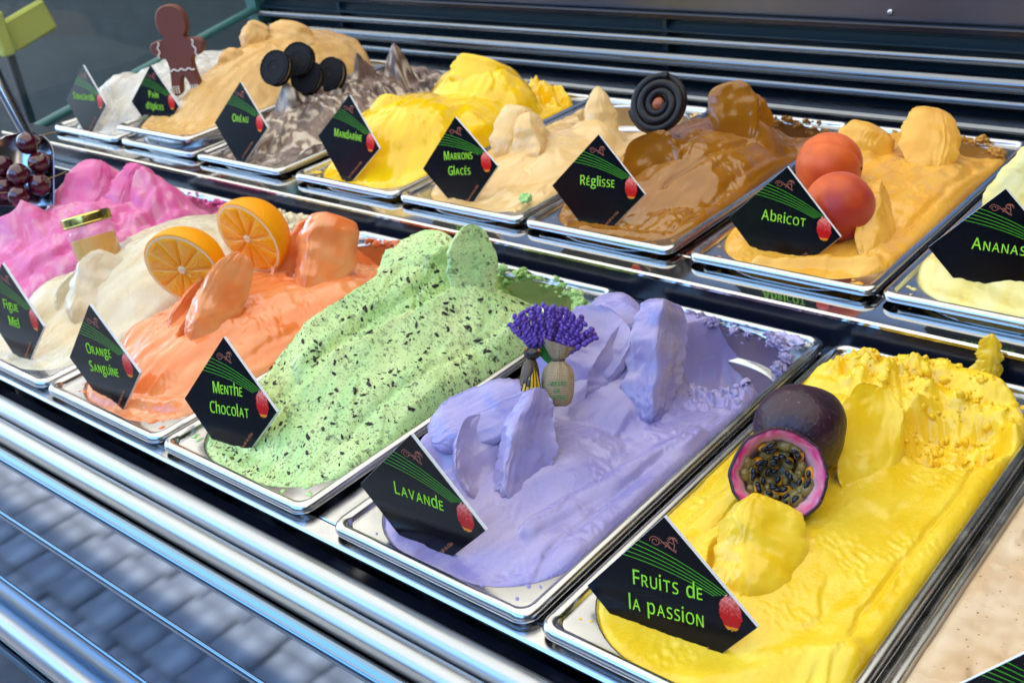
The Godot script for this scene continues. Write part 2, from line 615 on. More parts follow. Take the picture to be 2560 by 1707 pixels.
# operations: ["lobe", u, w, ru, rw, turn, height, power, blend]   ["slab", u, w, ru, rw, turn, height, tilt_u, tilt_w, edge, blend]
# ["cut", u, w, ru, rw, turn, depth, blend]   ["ridge", u0, w0, u1, w1, radius, h0, h1, blend]   ["groove", u0, w0, u1, w1, radius, depth]
func shape_height(ops: Array, base: float, u: float, w: float) -> float:
	var h := base
	for o in ops:
		match o[0]:
			"lobe":
				var d := Vector2((u - o[1]), (w - o[2])).rotated(-o[5])
				var q := Vector2(d.x / o[3], d.y / o[4]).length()
				if q < 1.6:
					h = smax(h, o[6] * (1.0 - pow(q, o[7])), o[8])
			"slab":
				var d := Vector2((u - o[1]), (w - o[2])).rotated(-o[5])
				var q := Vector2(d.x / o[3], d.y / o[4]).length()
				if q < 1.1:
					var top: float = o[6] + o[7] * d.x + o[8] * d.y
					var s := clampf((1.0 - q) / o[9], 0.0, 1.0)
					s = sqrt(s * (2.0 - s))
					h = smax(h, base + (top - base) * s - (1.0 - s) * 0.006, o[10])
			"cut":
				var d := Vector2((u - o[1]), (w - o[2])).rotated(-o[5])
				var q := Vector2(d.x / o[3], d.y / o[4]).length()
				if q < 1.7:
					h = -smax(-h, -(o[6] + (h + 0.01 - o[6]) * pow(q, 3.0)), o[7])
			"ridge":
				var a := Vector2(o[1], o[2])
				var b := Vector2(o[3], o[4])
				var p := Vector2(u, w)
				var t := clampf((p - a).dot(b - a) / (b - a).length_squared(), 0.0, 1.0)
				var q: float = (p - a.lerp(b, t)).length() / o[5]
				if q < 1.4:
					h = smax(h, lerpf(o[6], o[7], t) * (1.0 - q * q), o[8])
			"tent":   # a crest with straight flanks: ["tent", u0, w0, u1, w1, left width, right width, h0, h1, blend]
				var a := Vector2(o[1], o[2])
				var b := Vector2(o[3], o[4])
				var p := Vector2(u, w)
				var t := clampf((p - a).dot(b - a) / (b - a).length_squared(), 0.0, 1.0)
				var off := p - a.lerp(b, t)
				var q: float = off.length() / (o[5] if (b - a).cross(off) > 0.0 else o[6])
				if q < 1.3:
					h = smax(h, lerpf(o[7], o[8], t) * (1.0 - q), o[9])
			"groove":
				var a := Vector2(o[1], o[2])
				var b := Vector2(o[3], o[4])
				var p := Vector2(u, w)
				var t := clampf((p - a).dot(b - a) / (b - a).length_squared(), 0.0, 1.0)
				var q: float = (p - a.lerp(b, t)).length() / o[5]
				if q < 2.0:
					h -= o[6] * exp(-q * q * 2.0)
	return h


# spec: ops, base, step, cols (two or three linear colours), streak (angle), warp, bump, rough areas [[u, w, r, amount], ...]
func ice_mesh(s: Dictionary, off: Vector3) -> ArrayMesh:
	var st: float = s.get("step", 0.0018)
	var nu := int(PAN_W / st)
	var nw := int(PAN_D / st)
	var v := PackedVector3Array()
	var cols := PackedColorArray()
	var keep := PackedByteArray()
	var ca: Color = s.cols[0]
	var cb: Color = s.cols[1]
	var cc: Color = s.cols[2] if s.cols.size() > 2 else s.cols[0]
	var swirl: float = s.get("swirl", 0.0)
	var ang: float = s.get("streak", 0.0)
	var bump: float = s.get("bump", 0.0012)
	var warp: float = s.get("warp", 0.004)
	var strokes: float = s.get("strokes", 0.0016)
	var tear: float = s.get("tear", 0.0010)
	var areas: Array = s.get("areas", [])
	var ops: Array = s.ops
	var sd: float = s.get("seed", 0.0)
	var level: float = s.get("edge", -0.007)
	var dip: float = s.get("dip", 0.007)
	for j in nw + 1:
		for i in nu + 1:
			var u := PAN_W * i / nu
			var w := PAN_D * j / nw
			var d := opening_depth(u, w)
			if d < -0.006:
				v.append(Vector3(u, 0, -w))
				cols.append(ca)
				keep.append(0)
				continue
			keep.append(1)
			var q := Vector2(u + sd, w)
			var wu := u + warp * nz.get_noise_2d(q.x * 22.0, q.y * 22.0)
			var ww := w + warp * nz.get_noise_2d(q.x * 22.0 + 50.0, q.y * 22.0)
			var h := shape_height(ops, s.base, wu, ww)
			h -= dip * (1.0 - smoothstep(0.025, 0.065, w))
			# strokes of the spatula, then soft lumps
			var r := q.rotated(-ang)
			var e := clampf(d / 0.007, 0.0, 1.0)
			e = sqrt(e * (2.0 - e))
			h += e * bump * 0.8 * nz.get_noise_2d(r.x * 80.0, r.y * 9.0)
			var ph := r.x / 0.034 + 0.55 * nz.get_noise_2d(q.x * 11.0, q.y * 11.0) + w * 1.5
			var saw := ph - floorf(ph)
			var lip := smoothstep(-0.15, 0.35, nz.get_noise_2d(q.x * 14.0 + 77.0, q.y * 14.0))
			h += e * lip * strokes * (saw * (1.0 - smoothstep(0.93, 1.0, saw)) - 0.4)
			var torn := smoothstep(0.12, 0.45, nz.get_noise_2d(q.x * 24.0 + 13.0, q.y * 24.0))
			h += e * torn * tear * nz_rough.get_noise_2d(q.x * 190.0, q.y * 190.0)
			h += e * 0.00035 * nz.get_noise_2d(r.x * 230.0, r.y * 40.0)
			h += e * bump * 0.9 * nz_fine.get_noise_2d(q.x * 38.0, q.y * 38.0)
			var rough := 0.0
			for a in areas:
				var m := clampf(1.0 - Vector2((u - a[0]), (w - a[1])).length() / a[2], 0.0, 1.0)
				rough = maxf(rough, minf(m * 2.5, 1.0) * a[3])
			if rough > 0.0:
				h += e * rough * (1.5 * nz_rough.get_noise_2d(q.x * 40.0, q.y * 40.0) + 0.25 * nz_rough.get_noise_2d(q.x * 130.0, q.y * 130.0))
			var pu := u
			var pw := w
			if d > 0.0:
				h = lerpf(minf(level, h), h, e)
			else:
				var gu := (opening_depth(u + 0.0004, w) - opening_depth(u - 0.0004, w)) / 0.0008
				var gw := (opening_depth(u, w + 0.0004) - opening_depth(u, w - 0.0004)) / 0.0008
				pu = u + gu * (0.0004 - d)
				pw = w + gw * (0.0004 - d)
				h = minf(level, h) - 0.002 + d * 0.3
			v.append(Vector3(pu, maxf(h, -0.1), -pw))
			var t := clampf(0.5 + 0.9 * nz.get_noise_2d(r.x * 45.0 + 9.0, r.y * 12.0), 0.0, 1.0)
			var col := ca.lerp(cb, t)
			if swirl > 0.0:
				var x := q.x * 34.0 + 0.9 * nz.get_noise_2d(q.x * 26.0, q.y * 26.0 + 70.0)
				var y := q.y * 16.0 + h * 14.0 + 0.9 * nz.get_noise_2d(q.x * 26.0 + 31.0, q.y * 26.0)
				var k := nz.get_noise_2d(x, y)
				col = col.lerp(cc, clampf((absf(k) * 3.2 - 0.7), 0.0, 1.0) * swirl)
			cols.append(col)
	var idx := PackedInt32Array()
	var n := nu + 1
	for j in nw:
		for i in nu:
			var a := j * n + i
			if keep[a] + keep[a + 1] + keep[a + n] + keep[a + n + 1] < 4:
				continue
			idx.append_array([a, a + n, a + 1, a + 1, a + n, a + n + 1])
	for k in v.size():
		v[k] += off
	return arr_mesh(v, idx, true, cols)


# a spatula-thrown piece: runs from a to b, "out" is where its ridge points. q: w half width, t height of the ridge, back, ridge -1..1,
# p1 / p2 steepness left and right of the ridge (over 1 = hollow), e0 / e1 how pointed each end is, bow, dish, rag
func scoop_mesh(a: Vector3, b: Vector3, out: Vector3, q: Dictionary, col: Color, col2: Color, sd: float) -> ArrayMesh:
	var ax := b - a
	out = (out - ax * (out.dot(ax) / ax.length_squared())).normalized()
	var side := ax.cross(out).normalized()
	var x0: float = q.get("ridge", 0.0)
	var p1: float = q.get("p1", 0.8)
	var p2: float = q.get("p2", 0.8)
	var e0: float = q.get("e0", 0.3)
	var e1: float = q.get("e1", 0.6)
	var peak := pow(e0 / (e0 + e1), e0) * pow(e1 / (e0 + e1), e1)
	var xs := []
	for i in 23:
		xs.append(lerpf(1.0, x0, sin(PI / 2 * i / 22.0)))
	for i in range(1, 23):
		xs.append(lerpf(x0, -1.0, 1.0 - cos(PI / 2 * i / 22.0)))
	var front := xs.size()
	for i in range(0, 9):
		xs.append(lerpf(-1.0, 1.0, i / 8.0))
	var v := PackedVector3Array()
	var cols := PackedColorArray()
	var rings := 60
	for j in rings + 1:
		var s := 0.5 - 0.5 * cos(PI * j / rings)
		var prof := pow(s, e0) * pow(1.0 - s, e1) / peak
		var c: Vector3 = a + ax * s + out * q.get("bow", 0.0) * (1.0 - pow(2.0 * s - 1.0, 2.0)) + side * q.get("lean", 0.0) * (1.0 - pow(2.0 * s - 1.0, 2.0))
		for i in xs.size():
			var x: float = xs[i]
			var y := 0.0
			var wave := 1.0 + 0.16 * nz.get_noise_2d(s * 1.8 + sd, 5.0 + signf(x)) * absf(x)
			if i < front:
				var xx := clampf(x - (0.22 * sin(s * 4.0 + sd) + 0.25 * nz.get_noise_1d(s * 1.5 + sd * 3.0)) * (1.0 - x * x), -1.0, 1.0)
				var f := pow(clampf((1.0 - xx) / (1.0 - x0), 0.0, 1.0), p2) if xx > x0 else pow(clampf((1.0 + xx) / (1.0 + x0), 0.0, 1.0), p1)
				f = 1.03 - sqrt((1.0 - f) * (1.0 - f) + 0.03)
				y = q.t * f - q.get("dish", 0.0) * (1.0 - x * x)
			else:
				y = -q.back * (1.0 - x * x)
			var rag: float = q.get("rag", 0.04)
			var edge := 1.0 + rag * (nz_rough.get_noise_2d(s * 4.0 + sd, x * 0.6) + 0.5 * nz_rough.get_noise_2d(s * 22.0 + sd, x * 2.0))
			var end: Vector3 = ax.normalized() * rag * q.w * 2.0 * nz_rough.get_noise_2d(x * 3.0 + sd, 40.0) * pow(1.0 - s, 6.0)
			var pt: Vector3 = c + side * (x * wave + 0.10 * nz.get_noise_2d(s * 1.7 + sd, 9.0)) * q.w * prof * edge + out * y * (1.0 + 0.25 * nz.get_noise_2d(s * 2.5 + sd, 30.0)) * minf(1.0, prof * 1.15) + end
			var torn := smoothstep(0.1, 0.6, 0.8 * nz.get_noise_3dv(pt * 40.0 + Vector3(7.0, sd, 0)) + 0.6 * pow(absf(x), 8.0) + 0.5 * pow(1.0 - s, 5.0))
			pt += out * (0.0015 * nz.get_noise_3dv(pt * 34.0 + Vector3(sd, 0, 0)) + 0.0004 * nz.get_noise_2d(x * q.w * 260.0, s * 1.5 + sd)) + side * 0.0008 * nz.get_noise_3dv(pt * 80.0 + Vector3(0, sd, 0))
			pt += (out * 0.0010 + side * 0.0008 * signf(x)) * torn * nz_rough.get_noise_3dv(pt * 210.0)
			v.append(pt)
			cols.append(col.lerp(col2, clampf(0.5 + 0.9 * nz.get_noise_3dv(pt * 35.0), 0.0, 1.0)))
	var idx := PackedInt32Array()
	var n := xs.size()
	for j in rings:
		for i in n - 1:
			if i == front - 1:
				continue
			var k := j * n + i
			idx.append_array([k, k + 1, k + n, k + 1, k + n + 1, k + n])
	return arr_mesh(v, idx, true, cols)


func ice_cream(key: String, called: String, label: String, s: Dictionary, m: Material, scoops := []) -> Node3D:
	var p: Array = PANS[key]
	var t := thing(called, label, "ice cream", Vector3(p[0], p[2], p[1]), "ice creams in steel pans")
	for q in scoops:
		var a: Vector3 = q[0]
		var b: Vector3 = q[0].lerp(q[1], 0.55)
		s.ops.append(["ridge", a.x, -a.z, b.x, -b.z, q[3].w * 0.95, maxf(a.y, 0.0) + 0.003, lerpf(maxf(a.y, 0.0), b.y, 0.35) + 0.002, 0.006])
	part("mass", ice_mesh(s, Vector3.ZERO), m, t)
	drips(t, s.cols[0], int(p[0] * 1000.0) + 500)
	var k := 0
	for q in scoops:   # [a, b, out, {...}] in pan coordinates (u, h, -w)
		k += 1
		part("scoop", scoop_mesh(q[0], q[1], q[2], q[3], s.cols[0], s.cols[1], k * 7.3), m, t)
	return t


# small lumps or flakes lying on the surface, too small to pick apart: one part
func scatter(called: String, parent: Node3D, m: Material, count: int, from: Array, size: Vector2, flat: float, sd: int) -> void:
	var mass: Mesh = parent.get_child(0).mesh
	var arrays := mass.surface_get_arrays(0)
	var v: PackedVector3Array = arrays[Mesh.ARRAY_VERTEX]
	var n: PackedVector3Array = arrays[Mesh.ARRAY_NORMAL]
	var r := RandomNumberGenerator.new()
	r.seed = sd
	var ov := PackedVector3Array()
	var oi := PackedInt32Array()
	var done := 0
	var tries := 0
	while done < count and tries < count * 200:
		tries += 1
		var k := r.randi() % v.size()
		var p := v[k]
		if n[k].y < 0.05 or opening_depth(p.x, -p.z) < 0.004:
			continue
		var ok := from.is_empty()
		for a in from:
			if Vector2(p.x - a[0], -p.z - a[1]).length() < a[2] * sqrt(r.randf()) * 1.2:
				ok = true
		if not ok:
			continue
		done += 1
		var sz := lerpf(size.x, size.y, pow(r.randf(), 3.0 if flat > 0.6 else 5.0))
		if flat < 0.6 and r.randf() > 0.35 + 1.6 * nz.get_noise_2d(p.x * 45.0, p.z * 45.0):
			done -= 1
			continue
		var b := facing(n[k], Vector3(r.randf_range(-1, 1), 0.1, r.randf_range(-1, 1))) * Basis(Vector3(1, 0, 0), r.randf_range(-0.5, 0.5) * (1.0 if flat < 0.6 else 3.0))
		var at := ov.size()
		for ring in 3:
			for i in 6:
				var an := TAU * i / 6.0 + r.randf_range(-0.3, 0.3)
				var rad: float = sz * [0.75, 1.0, 0.6][ring] * r.randf_range(0.6, 1.15)
				ov.append(p + b * Vector3(cos(an) * rad, sz * flat * [-0.5, 0.2, 0.9][ring] * r.randf_range(0.7, 1.2), sin(an) * rad * (0.75 if flat > 0.6 else 0.5)))
		ov.append(p + b * Vector3(0, sz * flat * 1.0, 0))
		for ring in 2:
			for i in 6:
				var q := at + ring * 6 + i
				var q2 := at + ring * 6 + (i + 1) % 6
				oi.append_array([q, q + 6, q2, q2, q + 6, q2 + 6])
		for i in 6:
			oi.append_array([at + 12 + i, at + 18, at + 12 + (i + 1) % 6])
	if ov.size():
		var o := part(called, arr_mesh(ov, oi, flat > 0.6), m, parent)
		o.set_meta("kind", "stuff")


# drops and smears of the ice cream on the flange of its pan
func drips(parent: Node3D, col: Color, sd: int) -> void:
	var r := RandomNumberGenerator.new()
	r.seed = sd
	var st := SurfaceTool.new()
	st.begin(Mesh.PRIMITIVE_TRIANGLES)
	var n := 0
	while n < 9:
		var u := r.randf_range(0.012, 0.150)
		var w := r.randf_range(0.012, 0.346)
		var d := opening_depth(u, w)
		if d > 0.0005 or d < -0.012:
			continue
		n += 1
		var sz := lerpf(0.0008, 0.0034, pow(r.randf(), 2.5))
		st.append_from(ellipsoid(Vector3(sz * r.randf_range(1.0, 2.2), minf(0.0008, sz * 0.4), sz), 12, 6, sz * 0.5, 300.0), 0, Transform3D(Basis(Vector3.UP, r.randf() * TAU), Vector3(u, -0.0046, -w)))
	var o := part("drips", st.commit(), surf(lin(col.r, col.g, col.b), 0.3), parent)
	o.set_meta("kind", "stuff")


# scraped remains clinging to the back wall and rim of a half emptied pan
func residue(parent: Node3D, m: Material, count: int, sd: int) -> void:
	var r := RandomNumberGenerator.new()
	r.seed = sd
	var st := SurfaceTool.new()
	st.begin(Mesh.PRIMITIVE_TRIANGLES)
	var shapes := []
	for k in 4:
		shapes.append(ellipsoid(Vector3(1.1, 0.6, 0.9), 14, 10, 1.1, 1.7 + k * 0.4))
	var done := 0
	while done < count:
		var u := r.randf_range(0.03, 0.15)
		var w := r.randf_range(0.30, 0.352)
		var d := opening_depth(u, w)
		if d < 0.0005 or d > 0.007:
			continue
		done += 1
		var sz := lerpf(0.0010, 0.0042, pow(r.randf(), 2.5))
		var drop := r.randf_range(-0.003, 0.016) * (0.6 + 0.4 * sin(u * 90.0 + sd))
		st.append_from(shapes[r.randi() % 4], 0, Transform3D(Basis.from_euler(Vector3(r.randf() * 6.0, r.randf() * 6.0, r.randf() * 6.0)).scaled(Vector3(sz * 1.4, sz, sz)), Vector3(u, -drop, -w)))
	var o := part("residue", st.commit(), m, parent)
	o.set_meta("kind", "stuff")


func P(u: float, w: float, h: float) -> Vector3:
	return Vector3(u, h, -w)


func build_ice_creams() -> void:
	ice_menthe()
	ice_lavande()
	ice_passion()
	ice_orange()
	ice_figue()
	ice_pink()
	ice_herb()
	ice_back_row()


func speck_texture(tiny: int, big: int, size: float, sd: int, c: Color) -> ImageTexture:
	var sz := 1024
	var im := Image.create(sz, sz, false, Image.FORMAT_RGB8)
	im.fill(Color.WHITE)
	var r := RandomNumberGenerator.new()
	r.seed = sd
	for k in tiny + big:
		var at := Vector2(r.randf(), r.randf()) * sz
		var rad := r.randf_range(2.0, 4.6) if k < tiny else size * lerpf(0.35, 1.0, pow(r.randf(), 2.5))
		var dark := c.lerp(Color.WHITE, r.randf() * (0.3 if k < tiny else 0.1))
		var bits := 1 if k < tiny else r.randi_range(2, 5)
		for n in bits:   # a flake is a few overlapping splinters
			var an := r.randf() * PI
			var ex := r.randf_range(1.0, 2.2)
			var rr := rad * r.randf_range(0.45, 0.75) if bits > 1 else rad
			var mid := at + Vector2.from_angle(r.randf() * TAU) * rad * 0.6 * (0.0 if bits == 1 else 1.0)
			var m := int(rr) + 2
			for dy in range(-m, m + 1):
				for dx in range(-m, m + 1):
					var d := Vector2(dx, dy).rotated(an)
					d.y *= ex
					if d.length() < rr:
						im.set_pixel(posmod(int(mid.x) + dx, sz), posmod(int(mid.y) + dy, sz), dark)
	return ImageTexture.create_from_image(im)


func ice_menthe() -> void:
	var m := ice_mat(0.5, 0.03, 0.1)
	m.albedo_texture = speck_texture(2600, 330, 17.0, 4, Color(0.09, 0.05, 0.06))
	m.uv1_scale = Vector3(7, 7, 7)
	var s := {base = 0.001, step = 0.0014, seed = 1.0, streak = 0.2, bump = 0.0008, warp = 0.003, cols = [Color(0.44, 0.67, 0.25), Color(0.58, 0.72, 0.29)],
		ops = [
			["lobe", 0.078, 0.155, 0.085, 0.120, 0.0, 0.034, 2.2, 0.006],
			["tent", 0.075, 0.030, 0.084, 0.110, 0.050, 0.062, 0.002, 0.042, 0.0025],
			["tent", 0.084, 0.110, 0.104, 0.238, 0.050, 0.062, 0.042, 0.052, 0.0025],
			["tent", 0.052, 0.030, 0.042, 0.120, 0.034, 0.090, 0.000, 0.052, 0.0015],
			["tent", 0.042, 0.120, 0.050, 0.235, 0.034, 0.090, 0.052, 0.066, 0.0015],
			["tent", 0.112, 0.040, 0.128, 0.230, 0.030, 0.034, 0.004, 0.026, 0.0012],
			["tent", 0.060, 0.100, 0.074, 0.235, 0.050, 0.050, 0.042, 0.064, 0.001],
			["lobe", 0.050, 0.235, 0.040, 0.042, 0.1, 0.066, 3.0, 0.001],
			["groove", 0.066, 0.07, 0.080, 0.22, 0.0025, 0.002],
			["groove", 0.128, 0.04, 0.140, 0.24, 0.003, 0.002],
			["cut", 0.105, 0.338, 0.075, 0.058, 0.15, -0.08, 0.004],
		], areas = [[0.08, 0.30, 0.03, 0.004], [0.04, 0.31, 0.03, 0.006], [0.12, 0.12, 0.02, 0.0012]]}
	var t := ice_cream("menthe", "mint_chocolate_ice_cream", "mound of pale green ice cream full of dark chocolate chips", s, m, [
		[P(0.113, 0.228, 0.026), P(0.100, 0.252, 0.090), CB + CR * 0.35, {w = 0.0200, t = 0.003, back = 0.003, ridge = -0.85, p1 = 0.5, p2 = 0.6, e0 = 0.50, e1 = 0.5, rag = 0.05}],
		[P(0.052, 0.195, 0.048), P(0.064, 0.262, 0.070), CB + CU * 0.7, {w = 0.026, t = 0.006, back = 0.012, ridge = 0.3, p1 = 0.6, p2 = 0.6, e0 = 0.4, e1 = 0.4}],
		[P(0.082, 0.214, 0.034), P(0.080, 0.250, 0.066), CB + CR * 0.5, {w = 0.020, t = 0.004, back = 0.010, ridge = -0.7, p1 = 0.7, p2 = 0.9, dish = 0.003, e0 = 0.4, e1 = 0.4}],
	])
	var choc := surf(lin(0.016, 0.009, 0.008), 0.5)
	scatter("chocolate_flakes", t, choc, 1700, [], Vector2(0.0005, 0.0036), 0.3, 5)
	var crumb := surf(lin(0.42, 0.64, 0.22), 0.5)
	residue(t, crumb, 70, 61)
	scatter("crumbs", t, crumb, 90, [[0.11, 0.335, 0.035], [0.075, 0.30, 0.03], [0.14, 0.32, 0.02]], Vector2(0.0012, 0.0045), 0.8, 6)


func ice_lavande() -> void:
	var m := ice_mat(0.46, 0.05, 0.12, 0.18)
	var s := {base = 0.0015, step = 0.0014, seed = 2.0, streak = -0.3, bump = 0.0005, warp = 0.003, cols = [Color(0.27, 0.235, 0.50), Color(0.36, 0.305, 0.52)],
		ops = [
			["lobe", 0.066, 0.120, 0.060, 0.075, 0.0, 0.016, 2.0, 0.006],
			["lobe", 0.060, 0.215, 0.062, 0.070, 0.0, 0.030, 2.5, 0.004],
			["ridge", 0.115, 0.060, 0.146, 0.20, 0.010, 0.006, 0.006, 0.001],
			["groove", 0.135, 0.05, 0.148, 0.24, 0.003, 0.002],
			["cut", 0.112, 0.308, 0.062, 0.060, 0.1, -0.065, 0.003],
		], areas = [[0.12, 0.265, 0.045, 0.009], [0.108, 0.150, 0.022, 0.0016]]}
	var t := ice_cream("lavande", "lavender_ice_cream", "smooth lilac ice cream heaped in folded spatula strokes", s, m, [
		# broad petal at the left edge, then the hollow one under it
		[P(0.016, 0.082, 0.022), P(0.066, 0.136, 0.044), CB * 0.8 + CU * 0.5 - CR * 0.3, {w = 0.0225, t = 0.009, back = 0.014, ridge = 0.15, p1 = 0.45, p2 = 0.4, e0 = 0.34, e1 = 0.45, rag = 0.02}],
		[P(0.076, 0.066, 0.000), P(0.046, 0.106, 0.036), CB + CR * 0.2, {w = 0.021, t = 0.007, back = 0.010, ridge = -0.92, p1 = 0.5, p2 = 1.1, dish = 0.003, e0 = 0.5, e1 = 0.4, rag = 0.03}],
		# the upright ridge in front of the ornament
		[P(0.090, 0.082, -0.003), P(0.072, 0.132, 0.050), CB, {w = 0.0200, t = 0.014, back = 0.008, ridge = -0.45, p1 = 0.85, p2 = 1.15, e0 = 0.12, e1 = 0.40, lean = -0.002, rag = 0.16}],
		# slabs behind
		[P(0.040, 0.170, 0.016), P(0.072, 0.226, 0.056), CB * 0.9 + CU * 0.4, {w = 0.030, t = 0.010, back = 0.018, ridge = 0.75, p1 = 1.1, p2 = 0.6, dish = 0.003, e0 = 0.3, e1 = 0.3, rag = 0.05}],
		[P(0.034, 0.215, 0.030), P(0.060, 0.262, 0.050), CB * 0.7 + CU * 0.8, {w = 0.028, t = 0.010, back = 0.014, ridge = 0.0, p1 = 0.6, p2 = 0.6, e0 = 0.35, e1 = 0.4, rag = 0.03}],
		[P(0.084, 0.176, 0.006), P(0.078, 0.232, 0.050), CB + CR * 0.4, {w = 0.018, t = 0.006, back = 0.010, ridge = 0.7, p1 = 1.2, p2 = 0.6, e0 = 0.3, e1 = 0.4, rag = 0.05}],
		# the tall ridge by the hollow
		[P(0.110, 0.192, -0.002), P(0.092, 0.250, 0.064), CB + CR * 0.15, {w = 0.0205, t = 0.016, back = 0.010, ridge = -0.25, p1 = 0.9, p2 = 1.1, e0 = 0.22, e1 = 0.20, rag = 0.16}],
	])
	var lc := surf(lin(0.36, 0.31, 0.54), 0.5)
	residue(t, lc, 75, 62)
	scatter("crumbs", t, lc, 170, [[0.118, 0.275, 0.034], [0.09, 0.29, 0.02], [0.14, 0.26, 0.02]], Vector2(0.0012, 0.0055), 0.8, 8)


func ice_passion() -> void:
	var m := ice_mat(0.44, 0.05, 0.15, 0.12)
	var s := {base = 0.0015, step = 0.0014, seed = 3.0, streak = -0.1, bump = 0.0005, warp = 0.003, cols = [Color(0.88, 0.55, 0.012), Color(0.92, 0.65, 0.045)],
		ops = [
			["lobe", 0.07, 0.13, 0.055, 0.07, 0.0, 0.009, 2.0, 0.006],
			["lobe", 0.05, 0.31, 0.06, 0.04, 0.0, 0.014, 2.0, 0.006],
			["groove", 0.139, 0.03, 0.143, 0.25, 0.002, 0.003],
			["ridge", 0.09, 0.018, 0.146, 0.07, 0.012, 0.004, 0.005, 0.003],
			["cut", 0.118, 0.275, 0.040, 0.042, 0.0, -0.020, 0.002],
			["cut", 0.058, 0.098, 0.008, 0.024, 0.25, -0.018, 0.002],
			["cut", 0.078, 0.215, 0.006, 0.026, -0.1, -0.012, 0.002],
			["ridge", 0.03, 0.338, 0.13, 0.342, 0.018, 0.010, 0.012, 0.003],
		], areas = [[0.11, 0.285, 0.055, 0.007], [0.05, 0.328, 0.05, 0.009]]}
	var t := ice_cream("passion", "passion_fruit_ice_cream", "bright yellow ice cream spread flat with a few raised scoops", s, m, [
		[P(0.086, 0.076, -0.008), P(0.068, 0.132, 0.022), CB * 0.8 + CU * 0.5 - CR * 0.1, {w = 0.0230, t = 0.018, back = 0.012, ridge = -0.5, p1 = 0.8, p2 = 0.62, e0 = 0.22, e1 = 0.2, rag = 0.10}],
		[P(0.034, 0.092, -0.006), P(0.044, 0.150, 0.012), CB * 0.6 + CU * 0.7, {w = 0.013, t = 0.008, back = 0.010, ridge = 0.3, p1 = 0.7, p2 = 0.7, e0 = 0.35, e1 = 0.35, rag = 0.05}],
		[P(0.096, 0.190, -0.004), P(0.076, 0.258, 0.034), CB * 0.8 + CR * 0.1, {w = 0.0225, t = 0.007, back = 0.010, ridge = 0.75, p1 = 0.7, p2 = 0.5, dish = 0.004, e0 = 0.4, e1 = 0.35, rag = 0.04}],
		[P(0.068, 0.184, -0.004), P(0.052, 0.262, 0.018), CB * 0.7 + CU * 0.5, {w = 0.017, t = 0.008, back = 0.010, ridge = 0.4, p1 = 0.7, p2 = 0.6, e0 = 0.4, e1 = 0.35}],
		[P(0.110, 0.352, -0.002), P(0.112, 0.352, 0.036), CB, {w = 0.010, t = 0.007, back = 0.006, ridge = 0.1, p1 = 0.6, p2 = 0.6, e0 = 0.2, e1 = 0.5, rag = 0.5}],
	])
	scatter("crumbs", t, surf(lin(0.87, 0.56, 0.014), 0.45), 190, [[0.115, 0.285, 0.034], [0.05, 0.33, 0.035], [0.10, 0.335, 0.04]], Vector2(0.0012, 0.0050), 0.8, 9)


func ice_orange() -> void:
	var m := ice_mat(0.22, 0.03, 0.15, 0.4)
	var s := {base = 0.0015, step = 0.0015, seed = 4.0, streak = -0.2, bump = 0.0014, warp = 0.004, cols = [Color(0.90, 0.22, 0.055), Color(0.90, 0.33, 0.125)],
		ops = [
			["lobe", 0.070, 0.150, 0.085, 0.125, 0.0, 0.036, 2.0, 0.006],
			["lobe", 0.095, 0.215, 0.065, 0.080, 0.0, 0.026, 2.0, 0.006],
			["lobe", 0.030, 0.10, 0.035, 0.05, 0.0, 0.026, 2.0, 0.003],
			["cut", 0.077, 0.112, 0.011, 0.030, 0.25, -0.004, 0.002],
			["cut", 0.077, 0.226, 0.012, 0.028, 0.25, 0.000, 0.002],
			["groove", 0.135, 0.06, 0.143, 0.25, 0.003, 0.003],
			["ridge", 0.05, 0.016, 0.14, 0.045, 0.009, 0.007, 0.006, 0.002],
			["cut", 0.085, 0.335, 0.07, 0.045, 0.0, -0.05, 0.004],
		], areas = [[0.105, 0.13, 0.035, 0.0022], [0.10, 0.335, 0.04, 0.006]]}
	var t := ice_cream("orange", "blood_orange_ice_cream", "wet salmon orange ice cream below the two orange halves", s, m, [
		[P(0.094, 0.086, 0.012), P(0.090, 0.158, 0.070), CB + CR * 0.2, {w = 0.0185, t = 0.014, back = 0.008, ridge = -0.75, p1 = 0.8, p2 = 0.62, e0 = 0.45, e1 = 0.4, rag = 0.03}],
		[P(0.066, 0.086, 0.008), P(0.062, 0.145, 0.048), CB + CR * 0.6, {w = 0.017, t = 0.004, back = 0.008, ridge = -0.8, p1 = 0.6, p2 = 1.2, dish = 0.003, e0 = 0.35, e1 = 0.4, rag = 0.03}],
		[P(0.108, 0.206, 0.008), P(0.092, 0.258, 0.066), CB + CR * 0.15, {w = 0.0270, t = 0.018, back = 0.010, ridge = -0.55, p1 = 0.8, p2 = 0.6, e0 = 0.25, e1 = 0.16, rag = 0.06}],
		[P(0.074, 0.198, 0.016), P(0.062, 0.256, 0.056), CB + CR * 0.5, {w = 0.017, t = 0.004, back = 0.008, ridge = -0.85, p1 = 0.6, p2 = 1.1, dish = 0.003, e0 = 0.25, e1 = 0.3, rag = 0.04}],
	])
	residue(t, surf(lin(0.88, 0.26, 0.09), 0.4), 60, 63)


